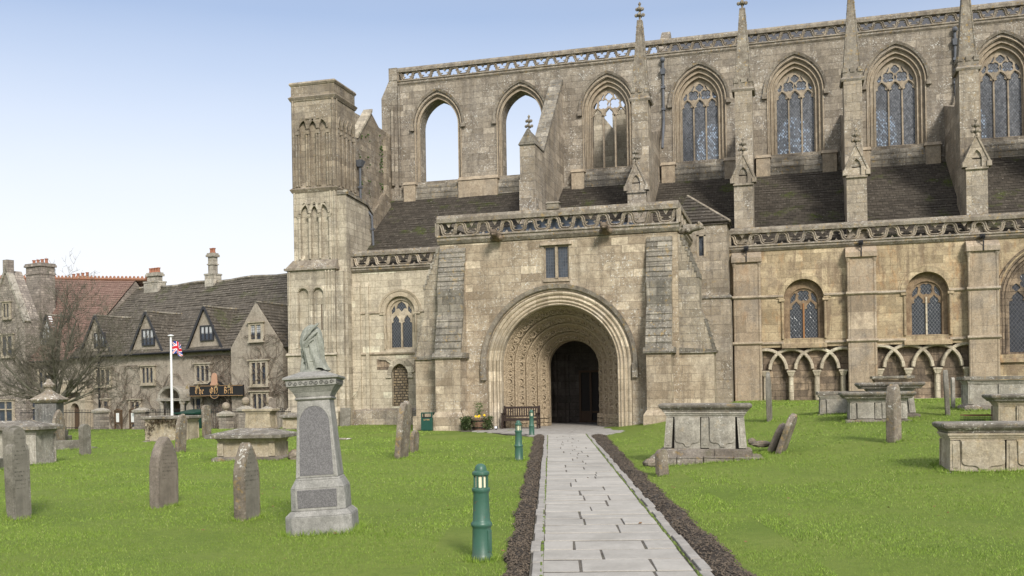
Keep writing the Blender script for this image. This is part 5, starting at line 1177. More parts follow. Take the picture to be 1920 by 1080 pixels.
for x, lab in ((-4.19, 'dark framed notice board with a white sheet, the left of two between the gate piers'), (-2.87, 'dark framed notice board with a white sheet, the right of two between the gate piers')):
    p = IL(x, -3.3, 0); t = thing('notice_board', lab, 'notice board', (p.x, p.y, GZ), IROT, 'notice boards outside the inn')
    m = MB(); m.box(-.26, .26, -.04, .04, .72, 1.46); m.prism([(-.32, 1.46), (.32, 1.46), (0, 1.62)], -.07, .07); m.build('case', M['oak'], t, local=True)
    for sx in (-.29, .29): q = MB(); q.box(sx - .035, sx + .035, -.035, .035, 0, 1.55); q.build('post', M['oak'], t, local=True)
    q = MB(); q.box(-.13, .13, -.05, -.043, .84, 1.36); q.build('sheet', M['paper'], t, local=True)
M['greenpaint'] = plain('dark_green_paint', (.012, .05, .035), .5, 0, .25)
p = IL(1.35, -2.8, 0); t = thing('garden_shed', 'low dark green boarded store beneath the black inn sign', 'shed', (p.x, p.y, GZ + .2), IROT)
m = MB(); m.box(-.75, .75, -.45, .6, 0, 1.1)
for i in range(11): m.box(-.75 + i * .1364 + .01, -.75 + (i + 1) * .1364 - .01, -.47, -.45, .02, 1.08)
m.build('boarding', M['greenpaint'], t, local=True); m = MB(); m.prism([(-.55, 1.1), (.7, 1.1), (.7, 1.32), (-.55, 1.16)], -.82, .82, lambda u, d, q: (d, u, q)); m.build('lid', M['greenpaint'], t, local=True)
# road in front of the inn
fc = MB(); fc.add([tuple(IL(-40, -3.0, -.6)), tuple(IL(14, -3.0, -.6)), tuple(IL(14, 0.1, -.6)), tuple(IL(-40, .1, -.6))], [(0, 1, 2, 3)]); fc.build('inn_forecourt', M['apron'], None, kind='structure')
# ================================================================== the graveyard
M['slate_g'] = stone('grey_headstone', (.118, .108, .085), (.195, .18, .147), None, lich=.35, soot=.35, sootc=(.09, .08, .065), pamt=.35, patch=(.26, .24, .2), bump=.35, moss=.2, seed=61., fine=40.)
M['brown_g'] = stone('brown_headstone', (.13, .108, .084), (.20, .17, .138), None, lich=.25, soot=.3, sootc=(.10, .085, .07), pamt=.35, patch=(.28, .25, .21), bump=.35, moss=.12, seed=65., fine=40.)
M['lich_g'] = stone('lichened_headstone', (.16, .13, .10), (.27, .23, .175), None, lich=.9, orange=.5, soot=.35, sootc=(.1, .085, .065), pamt=.3, patch=(.34, .31, .25), bump=.8, moss=.25, seed=69., fine=24.)
M['tomb'] = stone('pale_tomb_stone', (.24, .22, .18), (.36, .335, .28), None, lich=.6, orange=.15, soot=.35, sootc=(.13, .12, .1), pamt=.35, patch=(.4, .38, .34), bump=.5, moss=.12, seed=73.)
M['tombwarm'] = stone('warm_tomb_stone', (.30, .25, .17), (.42, .36, .26), None, lich=.5, orange=.2, soot=.3, sootc=(.16, .135, .1), pamt=.35, patch=(.42, .39, .34), bump=.5, moss=.1, seed=77.)
M['lid'] = stone('tomb_lid_stone', (.14, .125, .10), (.25, .225, .185), None, lich=.9, orange=.3, soot=.4, sootc=(.08, .07, .058), pamt=.3, patch=(.32, .3, .26), bump=.7, moss=.3, seed=81.)
M['base'] = stone('tomb_base_stone', (.16, .135, .105), (.27, .235, .185), (.06, .05, .04), .8, .3, lich=.9, orange=.5, soot=.4, pamt=.3, bump=1., moss=.25, seed=85.)
M['greystone'] = stone('grey_monument', (.20, .195, .175), (.30, .29, .265), None, lich=.25, soot=.35, sootc=(.15, .145, .13), pamt=.35, patch=(.4, .39, .36), bump=.25, moss=.12, seed=89., fine=60.)
def granite():
    t = NT('speckled_granite'); o = t.obj(); v = t.n('TexVoronoi', {'feature': 'F1'}, Vector=o, Scale=95.)
    b = t.n('RGBToBW', Color=v.outputs['Color']).outputs[0]; c = t.mix(t.step(b, .3, .75), (.08, .077, .078), (.145, .14, .14)); c = t.mix(t.math('MULTIPLY', t.noise(o, 4., 4), .35), c, (.2, .19, .19))
    t.col(c); t.b.inputs['Roughness'].default_value = .45; t.bump(b, .08, .003); return t.m
M['granite'] = granite()
def inscr(name, base):
    """headstone face with faint rows of worn cut lettering"""
    t = NT(name); o = t.obj(); p = t.n('SeparateXYZ', Vector=o); n1 = t.noise(o, 5., 6, .7); n2 = t.noise(o, 40., 4, .7)
    c = t.mix(t.step(n1, .3, .7), tuple(x * .8 for x in base), tuple(x * 1.2 for x in base))
    row = t.math('LESS_THAN', t.math('FRACT', t.math('MULTIPLY', p.outputs[2], 17.)), .34)
    let = t.math('GREATER_THAN', t.noise(t.scale(o, (70, 70, 18)), 1., 2), .5); rag = t.step(t.noise(t.scale(o, (4, 4, 9)), 1., 3), .42, .55)
    zone = t.math('MULTIPLY', t.math('GREATER_THAN', p.outputs[2], .42), t.math('LESS_THAN', t.math('ABSOLUTE', p.outputs[0]), .17))
    k = t.math('MULTIPLY', t.math('MULTIPLY', row, let), t.math('MULTIPLY', rag, zone))
    c = t.mix(t.math('MULTIPLY', k, .8), c, tuple(x * .4 for x in base)); c = t.mix(t.math('MULTIPLY', t.step(t.noise(t.scale(o, (6, 6, .7)), 1.5, 4), .55, .7), .45), c, tuple(x * 1.45 for x in base))
    t.col(c); t.bump(t.math('SUBTRACT', t.math('MULTIPLY', n2, .5), k), .4, .01); return t.m
M['face_b'] = inscr('brown_inscribed_face', (.165, .14, .112)); M['face_g'] = inscr('grey_inscribed_face', (.155, .143, .117))
def outline(w, h, style):
    q = w / 2
    if style == 'lancet': return [(-q * .98, -.25), (q * .98, -.25), (q, h * .45)] + [(x, z) for x, z in parch(0, q, h * .52, h * .48, 9)] + [(-q, h * .45)]
    if style == 'round': return [(-q, -.25), (q, -.25)] + [(x, h - q * .75 + (z - (h - q)) * .75) for x, z in rarch(0, q, h - q, 12)]
    if style == 'shoulder':
        k = q * .72; return [(-q, -.25), (q, -.25), (q * 1.03, h * .72), (q * .9, h * .8), (k, h * .82)] + [(x, h - k * 1.0 + (z - (h - k)) * 1.0) for x, z in rarch(0, k, h - k, 12)] + [(-k, h * .82), (-q * .9, h * .8), (-q * 1.03, h * .72)]
    if style == 'broken': return [(-q, -.25), (q, -.25), (q * .97, h * .8), (q * .7, h * .93), (q * .2, h), (-q * .1, h * .95), (-q * .5, h * .97), (-q * .8, h * .86), (-q, h * .7)]
    return [(-q, -.25), (q, -.25), (q, h), (-q, h)]
def headstone(px, py, h, w, t, style, mat, label, yaw=90., lean=0., side=0., face=None, group=None, Y=None):
    """lean: top tipped back (+) or forward, side: tipped sideways; yaw 90 = face to the east"""
    p = G(px, py); o = thing('headstone', label, 'headstone', p, R_(yaw), group); o.rotation_euler = (Matrix.Rotation(R_(yaw), 3, 'Z') @ Matrix.Rotation(R_(-lean), 3, 'X') @ Matrix.Rotation(R_(side), 3, 'Y')).to_euler()
    m = MB(); m.prism(outline(w, h, style), -t / 2, t / 2); m.build('slab', M[mat], o, local=True, bevel=min(.03, t * .22))
    if face:
        f = MB(); ins = outline(w - t * .62, h - t * .34, style); ins = [(x, max(z, .03)) for x, z in ins]
        f.prism(ins, -t / 2 - .003, -t / 2 + .01); f.build('inscribed_face', M[face], o, local=True)
    return o
headstone(37, 972, 1.28, .30, .13, 'shoulder', 'slate_g', 'tall grey-brown headstone with a rounded shouldered top at the far left front', 84, 2.0, 0, 'face_g')
headstone(33, 966, 1.30, .30, .1, 'round', 'slate_g', 'headstone standing just behind the shouldered one at the far left front', 84, 3)
headstone(308, 949, 1.08, .52, .17, 'lancet', 'brown_g', 'brown pointed headstone leaning slightly, in the open lawn left of the ledger tomb', 88, 1.0, 2.0, 'face_b')
headstone(464, 975, 1.06, .40, .17, 'lancet', 'lich_g', 'grey pointed headstone with white lichen on its edge, left of the draped urn monument', 85, .5, 0, 'face_g')
headstone(338, 848, 1.16, .42, .13, 'broken', 'lich_g', 'narrow lichened headstone in front of the ivy-covered tomb', 90, -2, 3)
headstone(388, 820, 1.30, .5, .12, 'round', 'lich_g', 'slim round-topped headstone right of the ivy-covered tomb', 92, 1)
headstone(160, 853, .90, .34, .15, 'round', 'slate_g', 'short round-topped headstone at the end of the low stone kerb', 88, 1)
headstone(110, 830, 1.25, .62, .13, 'lancet', 'lich_g', 'rough pointed headstone in front of the tree trunk beside the dark urn tomb', 92, 0, 1)
headstone(752, 860, 1.48, .62, .16, 'broken', 'lich_g', 'leaning lichened headstone on the lawn before the left aisle wall', 90, -6, 0)
headstone(776, 848, .62, .5, .12, 'broken', 'lich_g', 'small stone hidden close behind the leaning lichened headstone', 92, -4)
headstone(647, 799, .95, .55, .1, 'flat', 'slate_g', 'dark slab propped against the foot of the west turret', 12, 12)
headstone(1443, 790, 1.52, .5, .12, 'lancet', 'slate_g', 'thin grey headstone seen edge-on before the blind arcade', 84, 1, 0)
headstone(1676, 828, 1.30, .34, .22, 'broken', 'lich_g', 'rough lichened headstone in front of the cluster of table tombs', 60, 0, 0)
headstone(1777, 777, 1.30, .48, .13, 'lancet', 'slate_g', 'thin dark headstone seen edge-on by the right-hand arcade', 84, 2, 0)
headstone(1787, 763, .95, .35, .09, 'round', 'tomb', 'slender pale stone just right of the thin dark headstone by the arcade', 90, 0)
headstone(1242, 893, .52, .3, .09, 'round', 'lich_g', 'small pale footstone by the path, left of the big chest tomb', 60, 0, -3)
headstone(1463, 850, .95, .55, .13, 'broken', 'lich_g', 'broken slab tipped over to the right of the big chest tomb, the taller of two', 78, -20, 0)
headstone(1448, 848, .72, .5, .15, 'broken', 'brown_g', 'broken slab tipped over to the right of the big chest tomb, the shorter of two', 76, -24, 0)
M['gapshade'] = plain('painted_gap_shade', (.03, .027, .023), .9)  # tomb core coloured near-black so the slab gaps read as shade
# ---- chest tombs: every one a thing with lid, body, panels and base
def chest(px, py, L, D, H, label, yaw=0., lid='ogee', mat='tomb', lidm='lid', panels=2, base=.14, over=.14, splay=0., tilt=(0, 0), panel='shaped', cat='chest tomb', sink=.04, plinth2=0., name='chest_tomb', front=True):
    p = G(px, py); fy = D / 2 + over; off = Matrix.Rotation(R_(yaw), 3, 'Z') @ Vector((0, D / 2 + .08, 0))
    c = p + off; o = thing(name, label, cat, (c.x, c.y, min(p.z, ground(c.x, c.y)) - sink), R_(yaw), None, tilt)
    q, d = L / 2, D / 2; lt = .17; z0 = base; z1 = H - lt
    b = MB(); b.box(-q - .1, q + .1, -d - .1, d + .1, -.2, base * .75); b.frus((-q - .1, q + .1, -d - .1, d + .1, base * .75), (-q - .01, q + .01, -d - .01, d + .01, base)); b.build('base', M['base'], o, local=True, bevel=.012)
    if plinth2:
        rnd = random.Random(int(px)); k = MB(); x = -q - .28
        while x < q + .3:
            w_ = rnd.uniform(.45, .8); k.box(x + .008, min(x + w_, q + .36) - .008, -d - .3 + rnd.uniform(-.03, .03), d + .2, -.25, -.0 + rnd.uniform(-.015, .01)); x += w_
        k.build('stone_footing', M['base'], o, local=True, bevel=.02)
    slabbed = panel in ('shaped', 'flat') ; i_ = .05 if slabbed else 0
    y = MB(); y.frus((-q + .04 + i_, q - .04 - i_, -d + .04 + i_, d - .04, z0), (-q + .06 + splay + i_, q - .06 - splay - i_, -d + .05 + i_, d - .05, z1 - .0)); y.build('body', M['gapshade'] if slabbed else M[mat], o, local=True)
    if slabbed:
        for sx in (-1, 1): e_ = MB(); e_.add([(sx * (q - .1), -d + .06, z0), (sx * (q - .035), -d + .06, z0), (sx * (q - .055 - splay), -d + .06, z1), (sx * (q - .1 - splay), -d + .06, z1), (sx * (q - .1), d - .05, z0), (sx * (q - .035), d - .05, z0), (sx * (q - .055 - splay), d - .05, z1), (sx * (q - .1 - splay), d - .05, z1)], [(0, 1, 2, 3), (7, 6, 5, 4), (0, 4, 5, 1), (1, 5, 6, 2), (2, 6, 7, 3), (3, 7, 4, 0)]); e_.build('end_slab', M[mat], o, local=True)
    for sx in [-1, 1] + ([0] if panels > 1 else []):
        w_ = .085; xb, xt = sx * (q - .10), sx * (q - .10 - splay); dd = .03 if sx else .02
        for sy in ((-1, 1) if sx else (-1,)):
            ya = sy * (d - .02); pl = MB()
            pl.prism([(xb - w_, z0 + .02), (xb + w_, z0 + .02), (xt + w_ * .9, z1 - .12), (xt - w_ * .9, z1 - .12)], min(ya, ya + sy * dd), max(ya, ya + sy * dd)); pl.prism([(xb - w_ * .5, z0 + .07), (xb + w_ * .5, z0 + .07), (xt + w_ * .45, z1 - .17), (xt - w_ * .45, z1 - .17)], min(ya, ya + sy * (dd + .012)), max(ya, ya + sy * (dd + .012))); pl.build('pilaster', M[mat], o, local=True, bevel=.006)
    if panel:
        for k in range(panels):
            pw = (2 * q - .4 - (.18 if panels > 1 else 0) - 2 * splay) / panels; cx = (k - (panels - 1) / 2) * (pw + .18); a = pw / 2 - .012; zt, zb = z1 - .13, z0 + .03
            zz = zb + (zt - zb) * .28
            if panel == 'shaped': pts = [(cx - a, zt), (cx - a, zz)] + [(cx - a + a * .80 * sm(t), zz - (zz - zb - .015) * (t + .145 * math.sin(2 * PI * t))) for t in [i / 10 for i in range(1, 11)]]; pts = pts + [(2 * cx - x, z) for x, z in pts[::-1]]
            elif panel == 'oval': pts = [(cx + a * .8 * math.cos(t), (zt + zb) / 2 + (zt - zb) / 2 * .95 * math.sin(t)) for t in [2 * PI * i / 24 for i in range(24)]]
            else: pts = rect(cx - a, cx + a, zb, zt)
            pm = MB(); pm.prism(pts, -d + .0, -d + .06)
            if slabbed: bs_ = MB(); bs_.prism([(cx - pw / 2 - .005, z0), (cx + pw / 2 - .01, z0), (cx + pw / 2 - .012, z1 - .1), (cx - pw / 2 - .003, z1 - .1)], -d + .025, -d + .1); bs_.build('side_slab', M[mat], o, local=True, bevel=.006); pm.build('panel', M[mat], o, local=True, bevel=.008)
    f = MB(); 
    for i, (e, za, zb) in enumerate(((.0, z1 - .11, z1 - .07), (.02, z1 - .075, z1 - .03), (.045, z1 - .035, z1 + .004))): f.box(-q + .03 + splay * .8 - e, q - .03 - splay * .8 + e, -d + .02 - e, d - .02 + e, za, zb)
    f.build('frieze', M[mat], o, local=True, bevel=.006)
    l = MB(); A_, B_ = q + over, d + over
    if lid == 'ogee':
        for (e0, za), (e1, zb) in zip([(-.1, 0), (-.07, .05), (-.01, .10), (0, .125), (0, .16)], [(-.07, .05), (-.01, .10), (0, .125), (0, .16), (-.04, lt + .01)]): l.frus((-A_ - e0, A_ + e0, -B_ - e0, B_ + e0, z1 + za), (-A_ - e1, A_ + e1, -B_ - e1, B_ + e1, z1 + zb))
    elif lid == 'hip':
        l.box(-A_, A_, -B_, B_, z1, z1 + .09); l.frus((-A_, A_, -B_, B_, z1 + .09), (-A_ * .42, A_ * .42, -.03, .03, z1 + .23))
    elif lid == 'slab': l.box(-A_, A_, -B_, B_, z1 + .02, z1 + .12)
    l.build('lid', M[lidm], o, local=True, bevel=.012)
    return o
chest(1322, 868, 1.82, .9, 1.14, 'big grey chest tomb with splayed panels and moulded lid right of the path', yaw=3, splay=.05, base=.16, over=.1, plinth2=1, sink=-.14, tilt=(0, R_(.6)))
chest(459, 866, 1.56, .95, .80, 'low table tomb with a shallow hipped lid and stepped base on the left lawn', yaw=8, lid='hip', mat='tombwarm', lidm='lid', panels=1, panel=None, base=.16, over=.22)
t6 = chest(310, 827, 1.75, .9, 1.02, 'chest tomb overgrown with ivy below its flat lid', yaw=6, lid='slab', mat='tombwarm', panels=1, panel=None, base=.05, over=.1)
t9 = chest(482, 806, 1.35, .8, 1.08, 'pale pedestal tomb standing in front of the inn gable', yaw=6, lid='slab', mat='tombwarm', lidm='tombwarm', panels=1, panel='oval', base=.12, over=.08, splay=.05)
chest(547, 806, 1.0, .7, .78, 'small pale tomb at the corner of the west turret', yaw=6, lid='hip', mat='tombwarm', panels=1, panel=None, base=.1)
chest(6, 874, 1.7, .9, 1.1, 'chest tomb with carved corner panel and shallow hipped lid at the left edge', yaw=10, lid='hip', mat='tomb', panels=2, panel='oval', base=.06, over=.12)
chest(1648, 791, 1.5, .85, .84, 'front tomb of the middle cluster, with a thick lichened lid', yaw=2, panels=2, panel='flat', base=.1, over=.2, mat='tomb')
chest(1578, 777, 1.25, .7, .78, 'broken-panelled tomb at the left of the middle cluster', yaw=2, lid='slab', panels=1, panel='flat', base=.04, over=.06)
chest(1672, 782, 1.35, .8, 1.02, 'tall tomb with bowed ends at the back of the middle cluster', yaw=2, panels=1, panel=None, base=.14, over=.22, splay=.06)
chest(1676, 752, 1.45, .7, 1.1, 'sooty tomb with a flat lid nearest the arcade, behind the middle cluster', yaw=2, lid='slab', mat='soot', panels=1, panel=None, base=.08, over=.08)
chest(1880, 770, 1.9, 1.0, 1.12, 'large pale tomb with an oval carved panel by the right-hand pilaster', yaw=2, lid='slab', mat='tomb', panels=2, panel='oval', base=.22, over=.1)
chest(1915, 797, 1.05, .8, .8, 'dark-stained tomb with a thick white-lichened lid at the right edge', yaw=2, mat='tombwarm', panels=2, panel=None, base=.03, over=.17)
chest(1900, 884, 2.0, .9, .86, 'warm stone tomb with shaped panels at the right edge of the lawn', yaw=3, mat='tombwarm', panels=2, panel='shaped', base=.03, over=.09, sink=.05)
# ivy on tomb, offerings, kerbs and loose stones
def leaves(name, mat, parent, pts, size, local=True, n=5, seed=1):
    rnd = random.Random(seed); m = MB()
    for p in pts:
        for _ in range(n):
            c = Vector(p) + Vector((rnd.gauss(0, 1), rnd.gauss(0, 1), rnd.gauss(0, 1))) * size * .9; a = Vector((rnd.gauss(0, 1), rnd.gauss(0, 1), rnd.gauss(0, 1))).normalized(); b = a.orthogonal().normalized(); s = size * rnd.uniform(.6, 1.2); k = a.cross(b)
            m.add([c - b * s, c + k * s * .45, c + b * s, c - k * s * .45], [(0, 1, 2, 3)])
    return m.build(name, mat, parent, local=local)
def leafmat(name, c, v=.6):
    t = NT(name); o = t.obj(); f = t.n('TexWhiteNoise', Vector=t.n('Geometry').outputs['Random Per Island'] if False else o).outputs[0]
    isl = t.n('NewGeometry').outputs['Random Per Island']
    t.col(t.mix(isl, tuple(x * (1 - v) for x in c), tuple(x * (1 + v) for x in c))); t.b.inputs['Roughness'].default_value = .55; return t.m
M['ivy'] = leafmat('ivy_leaf', (.04, .06, .018)); M['shrubleaf'] = leafmat('shrub_leaf', (.075, .12, .03)); M['deadivy'] = leafmat('dead_ivy', (.07, .05, .03))
rnd = random.Random(4); pts = []
for _ in range(260):
    x = rnd.uniform(-.85, .85); z = .86 - abs(rnd.gauss(0, .13)) - (.35 * rnd.random() if abs(x + .65) < .2 or abs(x - .7) < .1 else 0); pts.append((x, -.45 - rnd.uniform(0, .05), z))
o = leaves('ivy', M['deadivy'], None, pts, .035, n=4); o.location = t6.location; o.rotation_euler = t6.rotation_euler; tag(o, 'dry ivy hanging under the lid of the chest tomb on the far left lawn', 'ivy')
p = t9.location; o = thing('headstone', 'tiny rounded headstone rising behind the pale pedestal tomb', 'headstone', (p.x - .25, p.y + 1.6, p.z), R_(10)); MB().prism(outline(.4, 1.55, 'round'), -.06, .06).build('slab', M['brown_g'], o, local=True, bevel=.02)
def kerb(px0, py0, px1, py1, label, h=.16):
    a, b = G(px0, py0), G(px1, py1); m = MB(); d = (b - a); L = d.length; o = thing('grave_kerb', label, 'grave kerb', a, math.atan2(d.y, d.x))
    m.box(0, L, 0, .16, -.1, h); m.box(-.05, L + .3, -.08, .9, -.1, .03); m.build('kerbstone', M['slate_g'], o, local=True, bevel=.012)
kerb(84, 845, 170, 841, 'low grey kerb of a grave running left from the short headstone', .3); kerb(-12, 884, 10, 880, 'low stone slab at the left edge beneath the chest tomb', .28)
def rock(px, py, sx, sy, sz, label, mat='lich_g', yaw=0., name='fallen_stone', cat='stone', z=0.):
    p = G(px, py); rnd = random.Random(int(px)); m = MB(); m.ball((0, 0, sz * .55), 1., sx, sy, sz, 10, 7)
    m.v = [(x * (1 + rnd.uniform(-.16, .16)), y * (1 + rnd.uniform(-.16, .16)), max(-.03, z_ * (1 + rnd.uniform(-.1, .1)))) for x, y, z_ in m.v]
    o = m.build(name, M[mat], None, local=True); o.location = p + Vector((0, 0, z)); o.rotation_euler = (0, 0, R_(yaw)); tag(o, label, cat)
rock(1222, 875, .18, .16, .12, 'mossy rubble block beside the small pale footstone'); rock(1410, 843, .10, .10, .09, 'rounded lump of stone at the right foot of the big chest tomb', z=.14); rock(1428, 846, .24, .12, .08, 'log-like fallen stone between the big chest tomb and the tipped slabs', yaw=-10, z=.12)
rock(645, 824, .30, .16, .035, 'flat white-lichened stone lying in the lawn behind the draped urn monument', 'lichened', 20); rock(553, 862, .2, .16, .16, 'lichened lump of stone at the right end of the hipped table tomb', 'lich_g')
def cage():
    a = G(1845, 792); o = thing('mesh_guard', 'low rusty wire mesh guard set in the grass behind the right-edge tomb', 'wire guard', (a.x, a.y, a.z), R_(2)); m = MB(); L = .95; h = .17
    for i in range(25):
        for yy in (0, .5): m.tube([(-L / 2 + L * i / 24, yy, 0), (-L / 2 + L * i / 24, yy, h)], .004, 3)
    for k in range(4):
        for yy in (0, .5): m.tube([(-L / 2, yy, h * k / 3), (L / 2, yy, h * k / 3)], .004, 3)
    m.build('mesh', M['iron'], o, local=True); r = MB(); r.box(-L / 2, L / 2, -.015, .015, h, h + .025); r.box(-L / 2, L / 2, .485, .515, h, h + .025); r.build('rim', plain('rusty_bar', (.17, .08, .05), .8, 0, .4), o, local=True)
cage()
# ---- dark tomb with an urn lid at the left
def urn_tomb():
    p = G(76, 829); o = thing('urn_tomb', 'dark pedestal tomb topped with a mossy stepped urn lid in front of the tree', 'tomb', (p.x, p.y + .5, p.z), R_(20)); m = MB()
    m.box(-.62, .62, -.62, .62, -.1, .2); m.box(-.52, .52, -.52, .52, .2, .42); m.box(-.46, .46, -.46, .46, .42, .6); m.build('base', M['slate_g'], o, local=True, bevel=.02)
    m = MB(); m.box(-.40, .40, -.40, .40, .6, 1.5)
    for i in range(6): m.box(-.33 + i * .12, -.27 + i * .12, -.43, -.4, .68, 1.42)
    m.build('body', M['greydark'], o, local=True, bevel=.02)
    m = MB(); m.frus((-.46, .46, -.46, .46, 1.5), (-.56, .56, -.56, .56, 1.6)); m.box(-.56, .56, -.56, .56, 1.6, 1.64); m.frus((-.54, .54, -.54, .54, 1.64), (-.2, .2, -.2, .2, 1.88)); m.lathe([(.26, 1.8), (.24, 1.9), (.12, 1.98), (.13, 2.05), (.22, 2.12), (.24, 2.2), (.14, 2.28), (.1, 2.36), (.03, 2.42)], (0, 0, 0), 12); m.build('urn_lid', M['lichened'], o, local=True, bevel=.01)
M['greydark'] = stone('dark_tomb_stone', (.10, .10, .095), (.18, .175, .165), None, lich=.3, soot=.4, pamt=.3, bump=.4, seed=93.)
urn_tomb()
p = G(98, 826); o = thing('marker_post', 'short pale post between the dark urn tomb and the rough pointed headstone', 'post', p); m = MB(); m.tube([(0, 0, 0), (0, 0, .85)], .09, 8); m.build('shaft', M['white2'] if 'white2' in M else M['tomb'], o, local=True); m = MB(); m.lathe([(.1, .85), (.11, .92), (.05, .98), (.02, 1.0)], (0, 0, 0), 8); m.build('cap', M['lich_g'], o, local=True)
# ---- tall draped monument near the camera
def monument():
    p = G(607, 1004); o = thing('draped_urn_monument', 'tall grey granite monument topped with a cloth-draped urn, leaning on the left lawn', 'monument', (p.x * 1.03, p.y * 1.03, -.05), 0)
    o.rotation_euler = (Matrix.Rotation(R_(17.5), 3, 'Z') @ Matrix.Rotation(R_(-2.6), 3, 'Y') @ Matrix.Rotation(R_(-1.5), 3, 'X')).to_euler()
    def octa(m, h0, h1, z0, z1, ch):
        q = lambda h, c: [(-h + c, -h), (h - c, -h), (h, -h + c), (h, h - c), (h - c, h), (-h + c, h), (-h, h - c), (-h, -h + c)]
        m.add([(x, y, z0) for x, y in q(h0, ch)] + [(x, y, z1) for x, y in q(h1, ch * h1 / h0)], [tuple(range(8))[::-1], tuple(range(8, 16))] + [(i, (i + 1) % 8, 8 + (i + 1) % 8, 8 + i) for i in range(8)])
    m = MB(); octa(m, .405, .40, -.2, .27, .10); octa(m, .40, .335, .27, .335, .10); m.build('base', M['greystone'], o, local=True, bevel=.012)
    m = MB(); octa(m, .33, .325, .335, .60, .07); octa(m, .325, .275, .60, .70, .06); octa(m, .275, .262, .70, .725, .05); m.build('plinth', M['greystone'], o, local=True, bevel=.008)
    m = MB(); m.box(-.235, .235, -.336, -.325, .37, .585); m.build('plinth_panel', M['granite'], o, local=True, bevel=.004)
    hs, ht, zs, zt = .255, .195, .725, 1.66
    m = MB(); m.frus((-hs, hs, -hs, hs, zs), (-ht, ht, -ht, ht, zt)); m.build('shaft', M['greystone'], o, local=True, bevel=.01)
    sl_ = (hs - ht) / (zt - zs); PT = lambda u, d, q: (u * (1 - .16 * (q - zs) / (zt - zs)), -(hs - sl_ * (q - zs)) - d, q)
    pnl = [(-.205, zs + .03), (.205, zs + .03)] + [(x, z) for x, z in rarch(0, .205, zt - .27, 16)]
    m = MB(); m.plate(pnl, [], -.01, .006, PT); m.build('inscription_panel', M['granite'], o, local=True)
    m = MB(); m.strip([(.212, zs + .02)] + rarch(0, .212, zt - .27, 16) + [(-.212, zs + .02)], [(-.01, .0), (-.01, .012), (.008, .012), (.008, .0)], PT); m.build('panel_moulding', M['greystone'], o, local=True)
    m = MB()
    for (a, za), (b, zb) in zip([(ht + .005, zt), (ht + .03, zt + .02), (ht + .012, zt + .045), (ht + .04, zt + .10), (.285, zt + .17), (.30, zt + .175), (.305, zt + .245), (.335, zt + .26), (.335, zt + .285)], [(ht + .03, zt + .02), (ht + .012, zt + .045), (ht + .04, zt + .10), (.285, zt + .17), (.30, zt + .175), (.305, zt + .245), (.335, zt + .26), (.335, zt + .285), (.15, zt + .355)]): m.frus((-a, a, -a, a, za), (-b, b, -b, b, zb))
    m.build('cornice', M['greystone'], o, local=True, bevel=.004)
    m = MB()
    for sd in range(4):
        Rm = Matrix.Rotation(sd * PI / 2, 4, 'Z'); k0 = len(m.v)
        for i in range(9):
            cx = -.25 + i * .0625; pts = [(cx + .026 * (1 - e / 11) * math.cos(e * .85 + (PI if i % 2 else 0)), -.306, zt + .21 + .026 * (1 - e / 11) * math.sin(e * .85 + (PI if i % 2 else 0)) * (1)) for e in range(10)]; m.tube(pts, .006, 4, False)
        m.xform(Rm, k0)
    m.build('scroll_frieze', M['scroll'], o, local=True)
    # urn under a cloth: lathe with fluted folds running diagonally
    z0 = zt + .35; n = 72; prof = [(.152, 0), (.138, .03), (.124, .09), (.118, .18), (.120, .28), (.124, .36), (.122, .44), (.112, .51), (.094, .565), (.07, .605), (.042, .63), (.004, .645)]; P2 = []
    for (r0, a), (r1, b) in zip(prof, prof[1:]):
        for e in range(5): f = e / 5; P2.append((r0 + (r1 - r0) * f, a + (b - a) * f))
    P2.append(prof[-1]); vs = []
    for r, z in P2:
        for k in range(n):
            t = 2 * PI * k / n; f = z / .645
            fold = .017 * math.sin(6 * t + z * 11.) + .012 * math.sin(11 * t + z * 18 + 1.) + .009 * math.sin(19 * t + z * 9)
            sw = max(0, math.sin(t * 1.0 + 2.2 + z * 5.)) ** 3 * .03
            rr = r * (1 + .12 * math.cos(2 * t + .6)) + (fold * .85 + sw) * (1 - f ** 4) * (1.15 - .5 * f); hem = (.035 * math.sin(5 * t + 1) + .05 * math.sin(2 * t + 3.2)) * max(0, 1 - z / .16)
            vs.append((rr * math.cos(t), rr * math.sin(t), z0 + z * .92 + (hem if z > .0 else max(0, hem) * .6)))
    m = MB(); N_ = len(P2); m.add(vs, [(i * n + k, i * n + (k + 1) % n, (i + 1) * n + (k + 1) % n, (i + 1) * n + k) for i in range(N_ - 1) for k in range(n)])
    m.build('draped_urn', M['drape'], o, local=True, smooth=70)
    m = MB(); m.lathe([(.17, -.02), (.15, .02), (.09, .05), (.08, .09), (.13, .13)], (0, 0, z0), 14)
    for a0, zz, rr in ((-.9, .42, .132), (-1.3, .33, .128), (-.7, .52, .122)):   # heavy swags of cloth across the front
        m.tube([((rr + .012 * math.sin(e)) * math.cos(a0 - e * .2), (rr + .0) * math.sin(a0 - e * .2), z0 + zz - .012 * e ** 1.35 + .07) for e in range(9)], [.008 + .014 * math.sin(PI * (e + .5) / 9.5) for e in range(9)], 6)
    m.build('cloth_swag', M['drape'], o, local=True, smooth=60)
M['scroll'] = stone('dark_scroll', (.10, .10, .09), (.16, .155, .14), None, lich=0, soot=0, pamt=0, bump=.1)
M['drape'] = stone('draped_stone', (.185, .193, .16), (.28, .287, .247), None, lich=.2, soot=.3, sootc=(.16, .17, .13), pamt=.3, patch=(.4, .4, .36), bump=.2, moss=.1, seed=97., fine=60.)
monument()
